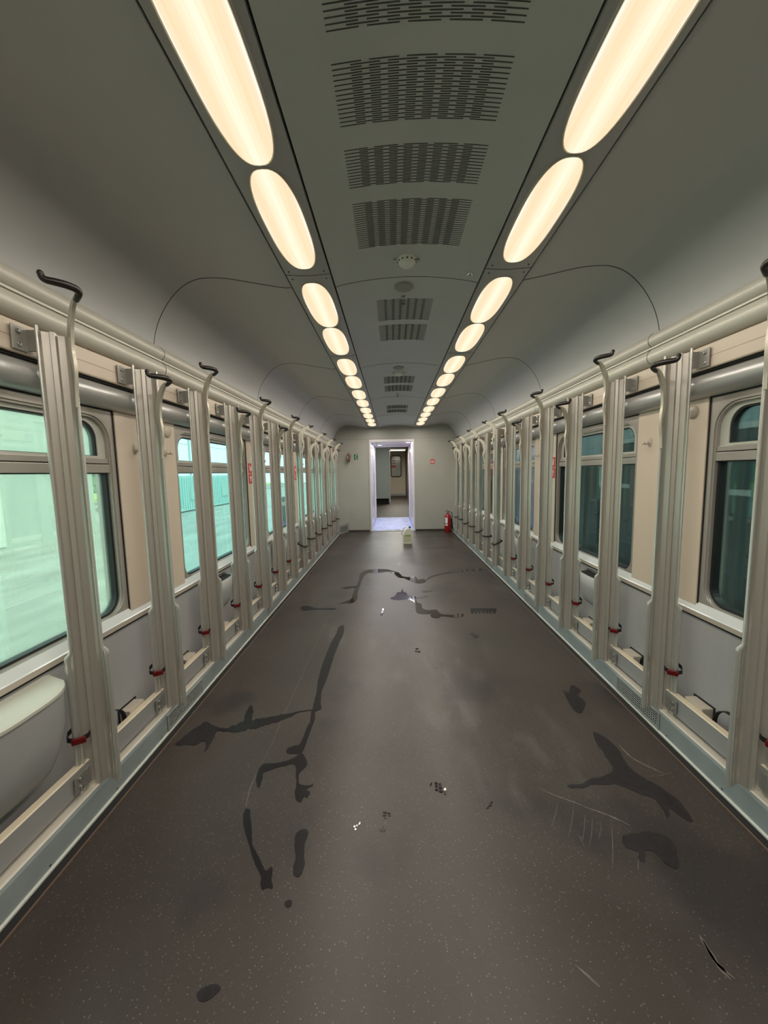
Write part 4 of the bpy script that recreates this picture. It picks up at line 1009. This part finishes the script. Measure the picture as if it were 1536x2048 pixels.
# ------------------------------------------------------------------ outside, left: railway yard
GZ = -1.2
def gnd(): 
    m = mat('yard_ground', (.30, .31, .275), .9, noise_amt=.35, noise_scale=1.5, stretch=(1, .25, 1)); return m
bm = BM(); box(bm, -90, -1.6, -60, 120, GZ-.2, GZ); o = obj('ground', bm, gnd()); tag(o, kind='structure')
bm = BM(); box(bm, 1.7, 60, -60, 120, GZ-.2, GZ); o = obj('ground.001', bm, mat('ballast_dark', (.10, .10, .09), .9, noise_amt=.4, noise_scale=6)); tag(o, kind='structure')
m_rust = mat('rail_steel', (.35, .33, .30), .4, metal=.5)
for i, x in enumerate((-22.0, -23.5, -27.0, -28.5)):
    bm = BM(); extr(bm, [(x-.07, GZ), (x-.07, GZ+.02), (x-.02, GZ+.05), (x-.02, GZ+.12), (x-.036, GZ+.13), (x-.036, GZ+.17), (x+.036, GZ+.17), (x+.036, GZ+.13), (x+.02, GZ+.12), (x+.02, GZ+.05), (x+.07, GZ+.02), (x+.07, GZ)], -20, 110)
    o = obj('railway_rail', bm, m_rust); tag(o, 'steel railway rail in the yard beyond the left windows, %s from the carriage' % ORD[i], 'rail', 'rails in the yard')
bm = BM(); box(bm, -44, -32, -20, 110, GZ, GZ+.25); o = obj('grass_bank', bm, mat('grass', (.30, .42, .08), .9, noise_amt=.4, noise_scale=2)); tag(o, 'bright yellow green grass bank beyond the yard tracks', 'grass', kind='stuff')
t = thing('pale_shed', 'long pale trackside building filling the nearest left window', 'building', (-14, 0, GZ))
bm = BM(); box(bm, -4, 0, -30, 17.6, 0, 5.6); obj('wall', bm, mat('shed_pale', (.36, .40, .36), .8, noise_amt=.10, noise_scale=1.2, stretch=(1, 2, .2)), t)
bm = BM(); box(bm, -4.3, .3, -30.3, 17.9, 5.6, 5.8); obj('roof', bm, m_strip, t)
for k in range(4):
    bm = BM(); box(bm, 0, .05, -6+k*5.5, -3.2+k*5.5, .1, 2.5); obj('shutter', bm, mat('shutter_pale', (.50, .55, .50), .7), t)
t = thing('goods_container', 'pale turquoise goods container seen through the second left window', 'container', (-14.5, 25, GZ))
bm = BM(); box(bm, -2.4, 0, 0, 12, .1, 2.55)
for k in range(40): box(bm, 0, .05, .15+k*.295, .30+k*.295, .25, 2.4)
for k in range(8): box(bm, -2.3+k*.29, -2.15+k*.29, -.05, 0, .25, 2.4)
obj('body', bm, mat('container_teal', (.30, .46, .44), .6), t)
for k in range(2):
    bm = BM(); box(bm, .05, .10, 2+k*5, 3.2+k*5, .8, 1.7); obj('panel', bm, mat('container_panel', (.26, .40, .36), .6), t)
m_leaf = mat('foliage', (.10, .20, .07), .8, noise_amt=.5, noise_scale=3)
def tree(x, y, h, r, label, hedge=False):
    t = thing('tree' if not hedge else 'hedge_bush', label, 'tree' if not hedge else 'bush', (x, y, GZ), group='trees beyond the yard')
    bm = BM()
    rnd = random.Random(int(x*13+y*7))
    for k in range(9):
        c = Vector((rnd.uniform(-.5, .5)*r, rnd.uniform(-.5, .5)*r, h*(.62+.25*rnd.uniform(-1, 1)) if not hedge else r*.6*rnd.random()+.4))
        vs = bmesh.ops.create_icosphere(bm, subdivisions=3, radius=r*rnd.uniform(.35, .6), matrix=Matrix.Translation(c))['verts']
        for v in vs: v.co += noise.noise_vector(v.co*1.6)*r*.28+noise.noise_vector(v.co*5)*r*.12
    obj('foliage', bm, m_leaf, t)
    bm = BM(); tube(bm, [(0, 0, 0), (.1, 0, h*.35), (0, .1, h*.6)], [.18, .13, .06], 8); obj('trunk', bm, m_dark, t)
for i, (x, y, h, r) in enumerate(((-60, 66, 9, 3.6), (-60, 77, 8, 3.2), (-64, 89, 10, 4.2), (-66, 54, 8, 3.2))):
    tree(x, y, h, r, 'leafy green tree beyond the yard grass, %s from the left' % ['second', 'third', 'fourth', 'first'][i])
for i in range(4): tree(-50-(i % 2), 46+i*6.2, 2.6, 2.4, 'low green bush in the hedge behind the yard grass, %s from the left' % ORD[i], True)
for i, (x, y) in enumerate(((-17.5, 33), (-17.5, 62))):
    t = thing('catenary_mast', 'thin steel overhead line mast in the yard, %s' % ('nearer one' if i == 0 else 'farther one'), 'mast', (x, y, GZ))
    bm = BM(); tube(bm, [(0, 0, 0), (0, 0, 8.5)], .10, 8); obj('pole', bm, m_strip, t)
    bm = BM(); tube(bm, [(0, 0, 7.4), (-3.2, 0, 7.0)], .04, 6); tube(bm, [(0, 0, 6.2), (-3.2, 0, 7.0)], .03, 6); obj('arm', bm, m_strip, t)
for i, (x, z) in enumerate(((-20.5, 4.6), (-20.5, 5.6), (-17.8, 6.4))):
    bm = BM(); tube(bm, [(x, -10, z), (x, 33, z-.15), (x, 62, z), (x, 110, z)], .022, 5); o = obj('overhead_wire', bm, m_dark); tag(o, 'thin overhead wire above the yard, %s' % ['lowest', 'middle one', 'highest'][i], 'wire', 'overhead wires')
# person in the yard
def person(x, y):
    t = thing('person', 'person in black top and purple trousers standing outside the third left window', 'person', (x, y, GZ), math.radians(20))
    J = [((0, 0, .95), .13), ((0, 0, 1.12), .12), ((0, 0, 1.34), .15), ((0, 0, 1.46), .07), ((0, 0, 1.54), .055), ((0, 0, 1.64), .085), ((0, 0, 1.70), .06),
         ((.19, 0, 1.41), .05), ((.25, .02, 1.14), .042), ((.20, -.16, .98), .032), ((.17, -.24, .96), .03),
         ((-.19, 0, 1.41), .05), ((-.26, .02, 1.14), .042), ((-.24, -.05, .90), .032), ((-.24, -.07, .80), .03),
         ((.10, 0, .86), .09), ((.12, 0, .48), .06), ((.12, 0, .09), .042), ((.13, -.15, .04), .035),
         ((-.10, 0, .86), .09), ((-.12, .02, .48), .06), ((-.13, .02, .09), .042), ((-.14, -.13, .04), .035)]
    E = [(0, 1), (1, 2), (2, 3), (3, 4), (4, 5), (5, 6), (2, 7), (7, 8), (8, 9), (9, 10), (2, 11), (11, 12), (12, 13), (13, 14), (0, 15), (15, 16), (16, 17), (17, 18), (0, 19), (19, 20), (20, 21), (21, 22)]
    me = bpy.data.meshes.new('body'); me.from_pydata([j[0] for j in J], E, [])
    b = bpy.data.objects.new('body', me); link(b, t)
    sk = b.modifiers.new('skin', 'SKIN'); sv = me.skin_vertices[0].data
    for i, j in enumerate(J): sv[i].radius = (j[1], j[1]*.85)
    sv[0].use_root = True
    b.modifiers.new('sub', 'SUBSURF').levels = 1
    mm = bpy.data.materials.new('person_clothes'); mm.use_nodes = True; n = mm.node_tree
    tc = n.nodes.new('ShaderNodeTexCoord'); sp = n.nodes.new('ShaderNodeSeparateXYZ'); n.links.new(tc.outputs['Object'], sp.inputs[0])
    mr = n.nodes.new('ShaderNodeMapRange'); mr.inputs['From Max'].default_value = 1.8; n.links.new(sp.outputs[2], mr.inputs[0])
    r = n.nodes.new('ShaderNodeValToRGB'); r.color_ramp.interpolation = 'CONSTANT'; e = r.color_ramp.elements
    e[0].position = 0; e[0].color = (.02, .02, .02, 1); e[1].position = .05; e[1].color = (.16, .05, .30, 1)
    q = e.new(.52); q.color = (.015, .015, .02, 1); q = e.new(.82); q.color = (.45, .28, .2, 1)
    n.links.new(mr.outputs[0], r.inputs[0]); n.links.new(r.outputs[0], n.nodes['Principled BSDF'].inputs['Base Color'])
    me.materials.append(mm)
    bm = BM(); bmesh.ops.create_uvsphere(bm, u_segments=16, v_segments=10, radius=.105, matrix=Matrix.Translation((0, .02, 1.68)) @ Matrix.Diagonal((.95, 1.05, .95, 1))); obj('hair', bm, m_dark, t, smooth=True)
person(-3.62, 12.6)

# ------------------------------------------------------------------ outside, right: neighbouring dark train in shade
t = thing('neighbouring_train', 'dark green railway carriage standing close beyond the right windows', 'train', (4.1, 0, GZ))
m_tg = mat('train_green_dark', (.04, .06, .055), .35, noise_amt=.2, noise_scale=2); m_tu = mat('train_upper_grey', (.34, .42, .40), .5, noise_amt=.15, noise_scale=2)
bm = BM(); box(bm, 0, 2.8, -14, 26, .9, 2.55, 0); box(bm, 0, 2.8, -14, 26, 2.55, 4.1, 1)
for k in range(70): box(bm, -.03, 0, -13.6+k*.56, -13.48+k*.56, 1.0, 2.5, 0)
obj('body', bm, [m_tg, m_tu], t)
bm = BM(); box(bm, .2, 2.6, -14, 26, 4.1, 4.5); obj('roof', bm, m_strip, t)
bm = BM(); box(bm, .3, 2.5, -13, 25, .35, .9); obj('underframe', bm, m_dark, t)
for k in range(16):
    f = None
    bm = BM(); ring(bm, rrect(-12.9+k*2.4, -11.5+k*2.4, 2.15, 3.0, .06, .06, 3), rrect(-12.83+k*2.4, -11.57+k*2.4, 2.22, 2.93, .04, .04, 3), -.025, .02); f = obj('window', bm, m_sash, t)
    bm = BM(); box(bm, -.008, -.002, -12.85+k*2.4, -11.55+k*2.4, 2.2, 2.95); obj('pane', bm, mat('train_pane', (.03, .06, .06), .08), f)
for k in range(10):
    bm = BM()
    for dy in (0, 2.2): lathe(bm, [(.42, 0), (.46, .03), (.46, .12), (.1, .14)], (.45, -12+k*3.8+dy*.4, .46), 24, 'x')
    obj('wheel', bm, m_rust, t)
